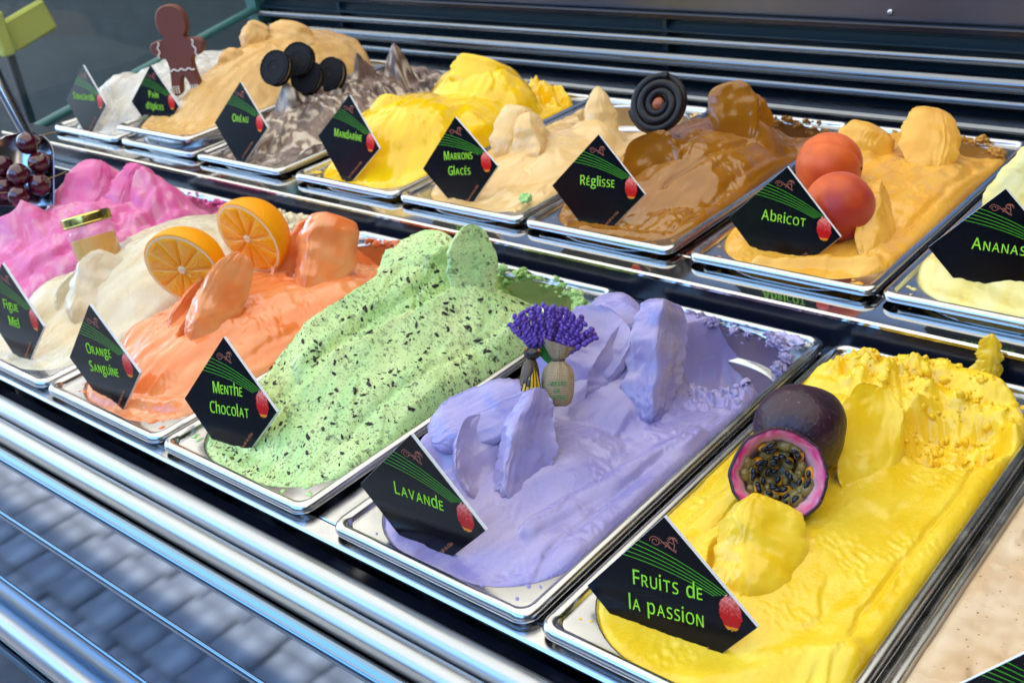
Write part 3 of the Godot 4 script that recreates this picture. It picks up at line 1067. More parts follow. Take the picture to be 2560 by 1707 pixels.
func ice_figue() -> void:
	var m := ice_mat(0.5, 0.03, 0.12)
	var s := {base = 0.0015, step = 0.0018, seed = 5.0, streak = -0.1, bump = 0.0012, cols = [Color(0.70, 0.58, 0.36), Color(0.74, 0.65, 0.48)],
		ops = [
			["lobe", 0.080, 0.19, 0.085, 0.13, 0.0, 0.050, 2.0, 0.008],
			["lobe", 0.035, 0.10, 0.04, 0.06, 0.0, 0.026, 2.0, 0.006],
			["cut", 0.05, 0.145, 0.026, 0.028, 0.0, 0.016, 0.004],
			["lobe", 0.06, 0.325, 0.09, 0.05, 0.0, 0.004, 2.0, 0.006],
		], areas = [[0.08, 0.325, 0.07, 0.010]]}
	var t := ice_cream("figue", "fig_honey_ice_cream", "cream white ice cream with the small honey jar set into it", s, m, [
		[P(0.100, 0.076, 0.002), P(0.082, 0.134, 0.046), CB + CR * 0.2, {w = 0.0235, t = 0.012, back = 0.008, ridge = -0.8, p1 = 0.8, p2 = 0.7, e0 = 0.3, e1 = 0.2, rag = 0.05}],
		[P(0.068, 0.078, 0.004), P(0.060, 0.120, 0.030), CB + CR * 0.4, {w = 0.018, t = 0.005, back = 0.008, ridge = -0.85, p1 = 0.6, p2 = 1.0, dish = 0.003, e0 = 0.35, e1 = 0.35}],
	])
	scatter("crumbs", t, surf(lin(0.80, 0.68, 0.42), 0.55), 170, [[0.08, 0.33, 0.05]], Vector2(0.0015, 0.0060), 0.85, 10)


func ice_pink() -> void:
	var m := ice_mat(0.5, 0.03, 0.1)
	m.albedo_texture = speck_texture(90, 30, 6.0, 23, Color(0.22, 0.05, 0.16))
	m.uv1_scale = Vector3(7, 7, 7)
	var s := {base = 0.0015, step = 0.0017, seed = 6.0, streak = 0.25, bump = 0.0015, strokes = 0.004, tear = 0.002, warp = 0.006, swirl = 0.45, cols = [Color(0.72, 0.10, 0.34), Color(0.77, 0.21, 0.44), Color(0.86, 0.48, 0.56)],
		ops = [
			["lobe", 0.085, 0.185, 0.080, 0.165, 0.0, 0.052, 1.9, 0.004],
			["tent", 0.060, 0.190, 0.074, 0.240, 0.040, 0.060, 0.064, 0.082, 0.001],
			["tent", 0.092, 0.225, 0.112, 0.268, 0.030, 0.050, 0.056, 0.070, 0.001],
			["tent", 0.070, 0.060, 0.080, 0.140, 0.060, 0.070, 0.030, 0.074, 0.001],
			["tent", 0.098, 0.080, 0.112, 0.200, 0.030, 0.045, 0.034, 0.052, 0.001],
			["groove", 0.105, 0.05, 0.125, 0.27, 0.004, 0.003],
			["groove", 0.13, 0.05, 0.142, 0.28, 0.003, 0.003],
			["cut", 0.09, 0.34, 0.075, 0.045, 0.0, -0.04, 0.004],
		], areas = [[0.07, 0.2, 0.05, 0.002], [0.1, 0.335, 0.05, 0.008]]}
	var t := ice_cream("pink", "cherry_ice_cream", "pink cherry ice cream with dark seeds under the cherry scoop", s, m, [
		[P(0.096, 0.176, 0.030), P(0.070, 0.236, 0.080), CB + CR * 0.2, {w = 0.022, t = 0.010, back = 0.014, ridge = 0.4, p1 = 0.8, p2 = 0.7, e0 = 0.4, e1 = 0.3, rag = 0.15}],
		[P(0.116, 0.215, 0.020), P(0.104, 0.268, 0.068), CB + CR * 0.4, {w = 0.022, t = 0.006, back = 0.014, ridge = -0.3, p1 = 0.8, p2 = 0.7, e0 = 0.4, e1 = 0.3, rag = 0.15}],
	])
	residue(t, surf(lin(0.74, 0.12, 0.38), 0.5), 60, 64)


func ice_herb() -> void:
	var m := ice_mat(0.45, 0.03, 0.12)
	m.albedo_texture = speck_texture(120, 40, 5.0, 9, Color(0.38, 0.36, 0.12))
	m.uv1_scale = Vector3(7, 7, 7)
	var s := {base = 0.004, step = 0.002, seed = 7.0, bump = 0.0015, strokes = 0.004, cols = [Color(0.64, 0.42, 0.23), Color(0.70, 0.52, 0.33)],
		ops = [["lobe", 0.09, 0.16, 0.09, 0.12, 0.0, 0.012, 2.0, 0.008]]}
	ice_cream("herb", "herb_ice_cream", "pale beige ice cream with green flecks at the right edge", s, m, [
		[P(0.070, 0.146, 0.004), P(0.060, 0.205, 0.030), CB, {w = 0.022, t = 0.014, back = 0.010, ridge = -0.2, p1 = 0.7, p2 = 0.7, e0 = 0.25, e1 = 0.3, rag = 0.2}],
	])


func ice_back_row() -> void:
	var dry := ice_mat(0.5, 0.03, 0.12)
	var wet := ice_mat(0.24, 0.03, 0.12, 0.35)
	var ta := ice_cream("abricot", "apricot_ice_cream", "apricot coloured ice cream swept round two whole apricots", {base = 0.0015, step = 0.0017, seed = 8.0, streak = -0.15, bump = 0.0012, warp = 0.003, cols = [Color(0.80, 0.38, 0.04), Color(0.84, 0.45, 0.07)],
		ops = [
			["lobe", 0.085, 0.20, 0.080, 0.115, 0.0, 0.022, 2.2, 0.004],
			["lobe", 0.05, 0.215, 0.035, 0.05, 0.2, 0.030, 2.5, 0.002],
			["ridge", 0.06, 0.018, 0.14, 0.05, 0.009, 0.008, 0.007, 0.002],
			["groove", 0.138, 0.05, 0.145, 0.25, 0.003, 0.003],
			["cut", 0.11, 0.335, 0.065, 0.050, 0.1, -0.05, 0.004],
		], areas = [[0.11, 0.34, 0.05, 0.005]]}, ice_mat(0.4, 0.03, 0.14, 0.1), [
		[P(0.132, 0.054, -0.002), P(0.112, 0.124, 0.036), CB + CR * 0.4, {w = 0.0190, t = 0.010, back = 0.008, ridge = -0.5, p1 = 1.0, p2 = 0.7, e0 = 0.35, e1 = 0.6, lean = 0.006, rag = 0.04}],
		[P(0.118, 0.214, 0.010), P(0.094, 0.276, 0.050), CB + CU * 0.2, {w = 0.0265, t = 0.009, back = 0.008, ridge = 0.3, p1 = 0.5, p2 = 0.5, e0 = 0.3, e1 = 0.3, rag = 0.08}],
		[P(0.060, 0.192, 0.010), P(0.056, 0.236, 0.042), CB, {w = 0.028, t = 0.009, back = 0.008, ridge = -0.2, p1 = 0.6, p2 = 0.6, e0 = 0.25, e1 = 0.25}],
	])
	residue(ta, surf(lin(0.60, 0.30, 0.05), 0.5), 60, 65)
	var tr := ice_cream("reglisse", "liquorice_ice_cream", "glossy caramel brown ice cream around the liquorice wheel", {base = 0.0015, step = 0.0017, seed = 9.0, streak = -0.15, bump = 0.0012, warp = 0.003, cols = [Color(0.29, 0.105, 0.005), Color(0.36, 0.142, 0.009)],
		ops = [
			["lobe", 0.075, 0.185, 0.085, 0.130, 0.0, 0.040, 2.0, 0.004],
			["lobe", 0.07, 0.145, 0.04, 0.04, 0.0, 0.042, 2.2, 0.002],
			["lobe", 0.10, 0.225, 0.05, 0.05, 0.0, 0.044, 2.0, 0.003],
			["groove", 0.100, 0.09, 0.125, 0.20, 0.003, 0.004],
			["groove", 0.138, 0.04, 0.147, 0.26, 0.003, 0.003],
			["ridge", 0.06, 0.016, 0.13, 0.03, 0.006, 0.005, 0.004, 0.002],
			["cut", 0.10, 0.335, 0.07, 0.052, 0.1, -0.06, 0.004],
		], areas = [[0.10, 0.34, 0.055, 0.005]]}, wet, [
		[P(0.092, 0.104, 0.002), P(0.066, 0.110, 0.054), CB, {w = 0.0265, t = 0.004, back = 0.012, ridge = 0.8, p1 = 0.6, p2 = 0.5, dish = 0.005, e0 = 0.35, e1 = 0.28, rag = 0.06}],
		[P(0.120, 0.200, 0.018), P(0.096, 0.210, 0.078), CB, {w = 0.0245, t = 0.006, back = 0.008, ridge = 0.82, p1 = 0.5, p2 = 0.5, dish = 0.001, e0 = 0.45, e1 = 0.3, rag = 0.06}],
		[P(0.122, 0.234, 0.012), P(0.108, 0.244, 0.058), CB, {w = 0.014, t = 0.008, back = 0.008, ridge = 0.0, p1 = 0.8, p2 = 0.8, e0 = 0.3, e1 = 0.5, rag = 0.1}],
	])
	residue(tr, surf(lin(0.33, 0.14, 0.012), 0.35), 60, 66)
	ice_cream("marrons", "chestnut_ice_cream", "pale beige chestnut ice cream with folded scoops in the back row", {base = 0.0015, step = 0.002, seed = 10.0, streak = -0.15, bump = 0.001, warp = 0.003, cols = [Color(0.77, 0.48, 0.18), Color(0.81, 0.56, 0.26)],
		ops = [
			["lobe", 0.075, 0.16, 0.075, 0.10, 0.0, 0.022, 2.2, 0.004],
			["lobe", 0.06, 0.14, 0.035, 0.04, 0.0, 0.042, 2.2, 0.002],
			["lobe", 0.10, 0.20, 0.04, 0.04, 0.0, 0.026, 2.2, 0.002],
			["groove", 0.136, 0.04, 0.145, 0.26, 0.003, 0.003],
			["cut", 0.09, 0.315, 0.08, 0.075, 0.0, -0.06, 0.004],
		], areas = [[0.10, 0.33, 0.06, 0.005]]}, ice_mat(0.3, 0.03, 0.12, 0.2), [
		[P(0.092, 0.108, 0.000), P(0.068, 0.140, 0.050), CB, {w = 0.0175, t = 0.014, back = 0.008, ridge = 0.3, p1 = 0.7, p2 = 0.7, e0 = 0.4, e1 = 0.35, rag = 0.05}],
		[P(0.060, 0.104, 0.004), P(0.054, 0.146, 0.054), CB, {w = 0.022, t = 0.010, back = 0.008, ridge = 0.1, p1 = 0.6, p2 = 0.6, e0 = 0.3, e1 = 0.25}],
		[P(0.112, 0.206, 0.000), P(0.094, 0.228, 0.056), CB, {w = 0.0205, t = 0.012, back = 0.010, ridge = -0.2, p1 = 0.6, p2 = 0.6, e0 = 0.25, e1 = 0.7, rag = 0.05}],
	])
	ice_cream("mandarine", "mandarin_ice_cream", "tall deep yellow ice cream in the back row", {base = 0.0015, step = 0.0018, seed = 11.0, streak = 0.2, bump = 0.0010, warp = 0.004, cols = [Color(0.93, 0.55, 0.0), Color(0.95, 0.62, 0.003)],
		ops = [
			["slab", 0.070, 0.125, 0.075, 0.085, 0.0, 0.055, 0.0, 0.0, 0.9, 0.003],
			["slab", 0.075, 0.240, 0.072, 0.068, 0.0, 0.060, -0.1, 0.1, 0.9, 0.002],
			["lobe", 0.085, 0.16, 0.08, 0.14, 0.0, 0.042, 2.5, 0.004],
			["cut", 0.09, 0.335, 0.075, 0.030, 0.0, -0.03, 0.003],
			["ridge", 0.03, 0.346, 0.13, 0.346, 0.016, 0.012, 0.012, 0.002],
		], areas = [[0.06, 0.34, 0.05, 0.014], [0.12, 0.34, 0.05, 0.014]]}, ice_mat(0.26, 0.03, 0.15, 0.35), [
		[P(0.070, 0.075, 0.006), P(0.058, 0.12, 0.058), CB, {w = 0.022, t = 0.012, back = 0.010, ridge = -0.1, p1 = 0.6, p2 = 0.6, e0 = 0.5, e1 = 0.2}],
		[P(0.088, 0.210, 0.030), P(0.080, 0.250, 0.068), CB, {w = 0.034, t = 0.010, back = 0.010, ridge = 0.2, p1 = 0.6, p2 = 0.6, e0 = 0.4, e1 = 0.2, rag = 0.08}],
	])
	ice_cream("oreo", "cookie_ice_cream", "brown and white marbled ice cream with four black biscuits", {base = 0.0015, step = 0.0016, seed = 12.0, streak = 0.1, bump = 0.003, warp = 0.006, swirl = 1.0, cols = [Color(0.07, 0.040, 0.035), Color(0.22, 0.14, 0.11), Color(0.60, 0.50, 0.40)],
		ops = [
			["lobe", 0.075, 0.18, 0.08, 0.15, 0.0, 0.045, 2.0, 0.006],
			["lobe", 0.060, 0.115, 0.035, 0.032, 0.0, 0.062, 1.3, 0.004],
			["lobe", 0.080, 0.217, 0.03, 0.03, 0.0, 0.074, 1.4, 0.004],
			["lobe", 0.090, 0.272, 0.03, 0.028, 0.0, 0.074, 1.1, 0.004],
			["lobe", 0.08, 0.30, 0.06, 0.06, 0.0, 0.030, 2.0, 0.004],
		], areas = [[0.08, 0.15, 0.07, 0.003], [0.08, 0.25, 0.07, 0.004]]}, dry, [])
	ice_cream("epices", "gingerbread_ice_cream", "smooth tan ice cream rising behind the gingerbread biscuit", {base = 0.0015, step = 0.002, seed = 13.0, streak = 0.1, bump = 0.0014, warp = 0.003, cols = [Color(0.66, 0.36, 0.10), Color(0.72, 0.43, 0.15)],
		ops = [
			["lobe", 0.075, 0.225, 0.085, 0.18, 0.0, 0.062, 2.2, 0.006],
			["lobe", 0.075, 0.15, 0.07, 0.10, 0.0, 0.038, 2.0, 0.003],
			["groove", 0.09, 0.05, 0.10, 0.20, 0.003, 0.003],
		], areas = []}, dry, [
		[P(0.080, 0.125, 0.022), P(0.072, 0.162, 0.062), CB, {w = 0.018, t = 0.010, back = 0.008, ridge = 0.3, p1 = 0.7, p2 = 0.6, e0 = 0.4, e1 = 0.3}],
		[P(0.066, 0.185, 0.050), P(0.064, 0.215, 0.084), CB, {w = 0.018, t = 0.010, back = 0.008, ridge = -0.3, p1 = 0.7, p2 = 0.7, e0 = 0.4, e1 = 0.3}],
		[P(0.096, 0.222, 0.046), P(0.088, 0.258, 0.074), CB, {w = 0.032, t = 0.010, back = 0.010, ridge = 0.2, p1 = 0.7, p2 = 0.7, e0 = 0.3, e1 = 0.3}],
	])
	var straw := ice_mat(0.55, 0.04, 0.1)
	straw.albedo_texture = speck_texture(200, 60, 18.0, 15, Color(0.32, 0.29, 0.36))
	straw.uv1_scale = Vector3(7, 7, 7)
	ice_cream("strac", "stracciatella_ice_cream", "white ice cream with grey flecks at the far left of the back row", {base = 0.0015, step = 0.002, seed = 14.0, streak = 0.1, bump = 0.003, cols = [Color(0.58, 0.55, 0.49), Color(0.65, 0.62, 0.59)],
		ops = [
			["lobe", 0.075, 0.18, 0.085, 0.16, 0.0, 0.052, 2.2, 0.006],
			["lobe", 0.055, 0.095, 0.05, 0.06, 0.0, 0.050, 2.4, 0.004],
			["lobe", 0.085, 0.175, 0.04, 0.04, 0.0, 0.062, 2.2, 0.004],
		], areas = [[0.06, 0.03, 0.04, 0.006]]}, straw, [])
	ice_cream("ananas", "pineapple_ice_cream", "pale yellow ice cream lobes behind the pineapple tag", {base = 0.005, step = 0.002, seed = 16.0, streak = 0.1, bump = 0.001, cols = [Color(0.85, 0.68, 0.20), Color(0.88, 0.76, 0.32)],
		ops = [
			["lobe", 0.095, 0.14, 0.07, 0.12, 0.0, 0.045, 2.2, 0.008],
			["ridge", 0.02, 0.05, 0.10, 0.02, 0.02, 0.010, 0.008, 0.004],
		], areas = []}, ice_mat(0.4, 0.03, 0.15, 0.1), [
		[P(0.052, 0.088, 0.020), P(0.092, 0.130, 0.080), CB, {w = 0.030, t = 0.016, back = 0.012, ridge = 0.0, p1 = 0.55, p2 = 0.55, e0 = 0.3, e1 = 0.3}],
		[P(0.098, 0.080, 0.010), P(0.110, 0.110, 0.060), CB, {w = 0.028, t = 0.016, back = 0.012, ridge = -0.3, p1 = 0.6, p2 = 0.6, e0 = 0.3, e1 = 0.3}],
	])


# ------------------------------------------------------------------ name tags

func stamp(im: Image, p: Vector2, rad: float, c: Color) -> void:
	var n := int(ceil(rad)) + 1
	for dy in range(-n, n + 1):
		for dx in range(-n, n + 1):
			var q := Vector2i(int(p.x) + dx, int(p.y) + dy)
			if q.x < 0 or q.y < 0 or q.x >= im.get_width() or q.y >= im.get_height():
				continue
			var k := clampf(rad + 0.5 - (Vector2(q) + Vector2(0.5, 0.5) - p).length(), 0.0, 1.0)
			if k > 0.0:
				im.set_pixelv(q, im.get_pixelv(q).lerp(c, k))


func stroke(im: Image, pts: Array, rad: float, c: Color) -> void:
	for k in pts.size() - 1:
		var a: Vector2 = pts[k]
		var b: Vector2 = pts[k + 1]
		var n := maxi(1, int((b - a).length() / 0.8))
		for i in n + 1:
			stamp(im, a.lerp(b, float(i) / n), rad, c)


# the print shared by all tags. Texture x runs from the top corner to the right corner, y from the top corner to the left corner.
func face_texture() -> ImageTexture:
	var sz := 640
	var im := Image.create(sz, sz, false, Image.FORMAT_RGB8)
	im.fill(Color(0.012, 0.018, 0.045))
	var at := func(a: float, b: float) -> Vector2: return Vector2(b, a) * sz
	var lime := Color(0.36, 0.74, 0.18)
	for k in 5:
		var t := k / 4.0
		var p0 := Vector2(lerpf(0.33, 0.53, t), -0.01)
		var p2 := Vector2(lerpf(0.015, 0.115, t), lerpf(0.70, 0.65, t))
		var p1 := (p0 + p2) / 2 + Vector2(-0.055, -0.02)
		var pts := []
		for i in 41:
			var s := i / 40.0
			var p := p0.lerp(p1, s).lerp(p1.lerp(p2, s), s)
			pts.append(at.call(p.x, p.y))
		stroke(im, pts, 1.7, lime)
	# the red ice in the right corner
	var r := RandomNumberGenerator.new()
	r.seed = 3
	var nn := FastNoiseLite.new()
	nn.frequency = 0.03
	nn.seed = 8
	for y in range(0, int(sz * 0.34)):
		for x in range(int(sz * 0.6), sz):
			var a := float(y) / sz
			var b := float(x) / sz
			var p := (b - a) - 0.712
			var q := (1.0 - a - b) - 0.085
			var side := p + 0.06 * q
			var half := 0.115 + 0.02 * (q + 0.2) + 0.012 * nn.get_noise_2d(x * 2.0, y * 2.0)
			var top := 0.19 + 0.015 * nn.get_noise_1d(x * 3.0)
			if Vector2(side / (half * 1.05), q / top).length() < 1.0 + 0.10 * nn.get_noise_2d(x * 1.2, y * 1.2):
				var k := nn.get_noise_2d(x * 1.4, y * 1.4) * 0.5 + 0.5
				var v := q / top
				var c := Color(0.78, 0.10, 0.09).lerp(Color(0.97, 0.62, 0.56), clampf(v * 0.8 + 0.15 + (k - 0.5) * 0.9, 0.0, 1.0))
				if v < -0.78:
					c = Color(0.90, 0.55, 0.15)
				elif k < 0.24:
					c = Color(0.45, 0.03, 0.05)
				im.set_pixel(x, y, c)
	# the copper emblem: swirl, deck chair and palm
	var cop := Color(0.72, 0.42, 0.33)
	var em := func(x: float, y: float) -> Vector2:   # emblem units: x right, y up, about -1..1
		var p := -0.012 + x * 0.175
		var q := 0.715 + y * 0.175
		var b := (p + 1.0 - q) / 2.0
		var a := (1.0 - q - p) / 2.0
		return Vector2(b, a) * sz
	var sw := []
	for i in 40:
		var t := i / 39.0 * 9.5
		var rr := 0.10 + 0.025 * t
		sw.append(em.call(-0.62 + cos(t) * rr * 1.1, -0.05 + sin(t) * rr))
	stroke(im, sw, 1.5, cop)
	stroke(im, [em.call(-0.35, 0.2), em.call(-0.12, 0.02), em.call(-0.3, -0.12)], 1.5, cop)
	for l in [[-0.1, -0.05, 0.75, -0.5], [-0.1, -0.05, 0.15, 0.02], [0.15, 0.02, 0.55, -0.42], [0.05, -0.3, 0.35, 0.1], [0.35, 0.1, 0.6, 0.0], [0.72, -0.5, 0.78, -0.35]]:
		stroke(im, [em.call(l[0], l[1]), em.call(l[2], l[3])], 1.8, cop)
	stroke(im, [em.call(0.62, -0.4), em.call(0.68, -0.05), em.call(0.56, 0.35)], 2.0, cop)
	for k in 7:
		var a := -0.3 + k * 0.62
		var pts := []
		for i in 9:
			var s := i / 8.0
			pts.append(em.call(0.56 + cos(a) * 0.36 * s, 0.35 + sin(a) * 0.26 * s - 0.16 * s * s))
		stroke(im, pts, 1.5, cop)
	return ImageTexture.create_from_image(im)


func glyph(ch: String, f: Font) -> Mesh:
	var k := ch + str(f.get_instance_id())
	if not glyphs.has(k):
		var tm := TextMesh.new()
		tm.text = ch
		tm.font = f
		tm.font_size = 96
		tm.pixel_size = 0.01
		tm.depth = 0.05
		tm.curve_step = 3.0
		tm.horizontal_alignment = HORIZONTAL_ALIGNMENT_LEFT
		var st := SurfaceTool.new()
		st.create_from(tm, 0)
		glyphs[k] = [st.commit(), tm.get_aabb()]
	return glyphs[k][0]


# lettering in small capitals where only b d f g h i k l p keep their tall forms; cap height 1 before scaling
func lettering(text: String, cap: float, width: float, f: Font, mixed := true) -> ArrayMesh:
	var st := SurfaceTool.new()
	st.begin(Mesh.PRIMITIVE_TRIANGLES)
	var ref: Mesh = glyph("H", f)
	var base: float = glyphs["H" + str(f.get_instance_id())][1].position.y
	var unit: float = glyphs["H" + str(f.get_instance_id())][1].size.y
	var x := 0.0
	var items := []
	for ch in text:
		if ch == " ":
			x += 0.45
			continue
		var c: String = ch
		var sc := 1.0
		if mixed and ch == ch.to_lower() and not ch in "bdfghiklpq'":
			c = ch.to_upper()
			sc = 0.76
		var g: Mesh = glyph(c, f)
		var bb: AABB = glyphs[c + str(f.get_instance_id())][1]
		items.append([g, sc, x - bb.position.x * sc / unit, c])
		x += bb.size.x * sc / unit + 0.17
	x -= 0.17
	var sx := minf(width / x, cap * 0.95)
	for it in items:
		var sc: float = it[1] / unit
		var b := Basis.from_scale(Vector3(sx * sc, cap * sc, 0.006))
		st.append_from(it[0], 0, Transform3D(b, Vector3((it[2] - x / 2) * sx, -base * sc * cap, 0)))
	return st.commit()


func tag_face_mesh(s: float) -> ArrayMesh:
	var d := s * 0.70711 - 0.0002
	var v := PackedVector3Array([Vector3(0, d, 0), Vector3(d, 0, 0), Vector3(0, -d, 0), Vector3(-d, 0, 0)])
	return arr_mesh(v, PackedInt32Array([0, 1, 2, 0, 2, 3]), true, PackedColorArray(), PackedVector2Array([Vector2(0, 0), Vector2(1, 0), Vector2(1, 1), Vector2(0, 1)]))


func tag(called: String, label: String, lines: Array, top: Vector3, ypr: Vector3, s: float, core: Mesh, face: Mesh, small: Mesh) -> void:
	var b := Basis.from_euler(Vector3(deg_to_rad(ypr.y), deg_to_rad(ypr.x), deg_to_rad(ypr.z)))
	var t := thing(called, label, "tag", Vector3.ZERO, "black diamond flavour tags")
	t.transform = Transform3D(b, top + b * Vector3(0, -s * 0.70711, 0))
	part("board", core, M.white_core, t, Transform3D(Basis(Vector3(0, 0, 1), PI / 4), Vector3(0, 0, -0.0012)))
	part("print", face, M.face, t, Transform3D(Basis(), Vector3(0, 0, 0.0003)))
	for k in lines.size():
		var q: float = 0.0035 if lines.size() == 1 else [0.0078, -0.0072][k]
		part("lettering", lettering(lines[k][0], 0.0085, lines[k][1], font_sans), M.lime, t, Transform3D(Basis(), Vector3(lines[k][2], q, 0.00055)))
	part("small_print", small, M.copper, t, Transform3D(Basis(Vector3(0, 0, 1), PI / 4), Vector3(0.0135, -0.0285, 0.0005)))


func build_tags() -> void:
	var s := 0.07
	var core := block(Vector3(s, s, 0.0024), 0.0003)
	var face := tag_face_mesh(s)
	var small := lettering("Les Glaces de la Côte", 0.0022, 0.028, font_serif, false)
	var list := [
		["passion", "black diamond tag reading Fruits de la passion", [["Fruits de", 0.040, 0.0], ["la passion", 0.0435, -0.0015]], Vector3(0.054, 0.060, 0.050), Vector3(4.8, -12.6, 6.1)],
		["lavande", "black diamond tag reading Lavande", [["Lavande", 0.038, 0.0]], Vector3(0.064, 0.072, 0.027), Vector3(3.6, -3.5, -0.1)],
		["menthe", "black diamond tag reading Menthe Chocolat", [["Menthe", 0.031, 0.0], ["Chocolat", 0.041, 0.0]], Vector3(0.038, 0.070, 0.053), Vector3(4.9, -17.6, 7.0)],
		["orange", "black diamond tag reading Orange Sanguine", [["Orange", 0.034, -0.002], ["Sanguine", 0.040, 0.0]], Vector3(0.067, 0.076, 0.029), Vector3(2.2, -8.0, 5.7)],
		["figue", "black diamond tag reading Figue Miel at the left edge", [["Figue", 0.028, 0.0], ["Miel", 0.022, 0.0]], Vector3(0.0815, 0.078, 0.036), Vector3(2.0, -9.0, 3.0)],
		["abricot", "black diamond tag reading Abricot", [["Abricot", 0.0385, 0.0]], Vector3(0.067, 0.067, 0.050), Vector3(0.9, -8.3, -0.4)],
		["reglisse", "black diamond tag reading Réglisse", [["Réglisse", 0.037, 0.0]], Vector3(0.060, 0.073, 0.050), Vector3(4.0, -14.3, 2.0)],
		["marrons", "black diamond tag reading Marrons Glacés", [["Marrons", 0.037, 0.0], ["Glacés", 0.029, 0.0]], Vector3(0.055, 0.073, 0.046), Vector3(2.0, -14.0, 8.0)],
		["mandarine", "black diamond tag reading Mandarine", [["Mandarine", 0.044, 0.0]], Vector3(0.074, 0.083, 0.042), Vector3(-0.6, -15.2, -1.2)],
		["oreo", "black diamond tag in front of the marbled ice cream", [["Oréau", 0.032, 0.0]], Vector3(0.073, 0.083, 0.040), Vector3(0.9, -17.4, 2.0)],
		["epices", "black diamond tag reading Pain d'épices", [["Pain", 0.022, 0.0], ["d'épices", 0.037, 0.0]], Vector3(0.022, 0.063, 0.063), Vector3(4.2, -11.2, 0.4)],
		["strac", "black diamond tag in front of the white flecked ice cream", [["Stracciatella", 0.052, -0.003]], Vector3(0.070, 0.080, 0.035), Vector3(1.4, -14.3, 0.9)],
		["ananas", "black diamond tag reading Ananas at the right edge", [["Ananas", 0.039, 0.0]], Vector3(0.068, 0.073, 0.050), Vector3(2.0, -9.0, 1.0)],
		["herb", "black diamond tag cut off by the lower right corner", [], Vector3(0.070, 0.062, 0.060), Vector3(4.0, -10.0, 3.0)],
	]
	for e in list:
		var p: Array = PANS[e[0]]
		tag("flavour_tag", e[1], e[2], Vector3(p[0] + e[3].x, p[2] + e[3].y, p[1] - e[3].z), e[4], s, core, face, small)


# ------------------------------------------------------------------ toppings

func facing(n: Vector3, up: Vector3) -> Basis:   # local y points along n
	n = n.normalized()
	var x := up.cross(n).normalized()
	return Basis(x, n, x.cross(n))


func build_toppings() -> void:
	orange_halves()
	honey_jar()
	passion_fruits()
	apricots()
	liquorice_wheel()
	black_biscuits()
	gingerbread()
	cherry_scoop()
	ornament()
	var gb := thing("ice_cream_blob", "small blob of green ice cream dropped on the chestnut ice cream", "ice cream", pan_at("marrons", 0.143, 0.037, 0.004))
	var gm := surf(lin(0.36, 0.62, 0.20), 0.5)
	part("blob", ellipsoid(Vector3(0.006, 0.004, 0.006), 18, 12, 0.004, 220.0), gm, gb)
	var lb := thing("ice_cream_blob", "smear of lilac ice cream on the back flange of its pan", "ice cream", pan_at("lavande", 0.132, 0.349, -0.0035))
	part("blob", ellipsoid(Vector3(0.014, 0.003, 0.007), 24, 12, 0.004, 260.0), surf(lin(0.50, 0.47, 0.72), 0.5), lb)


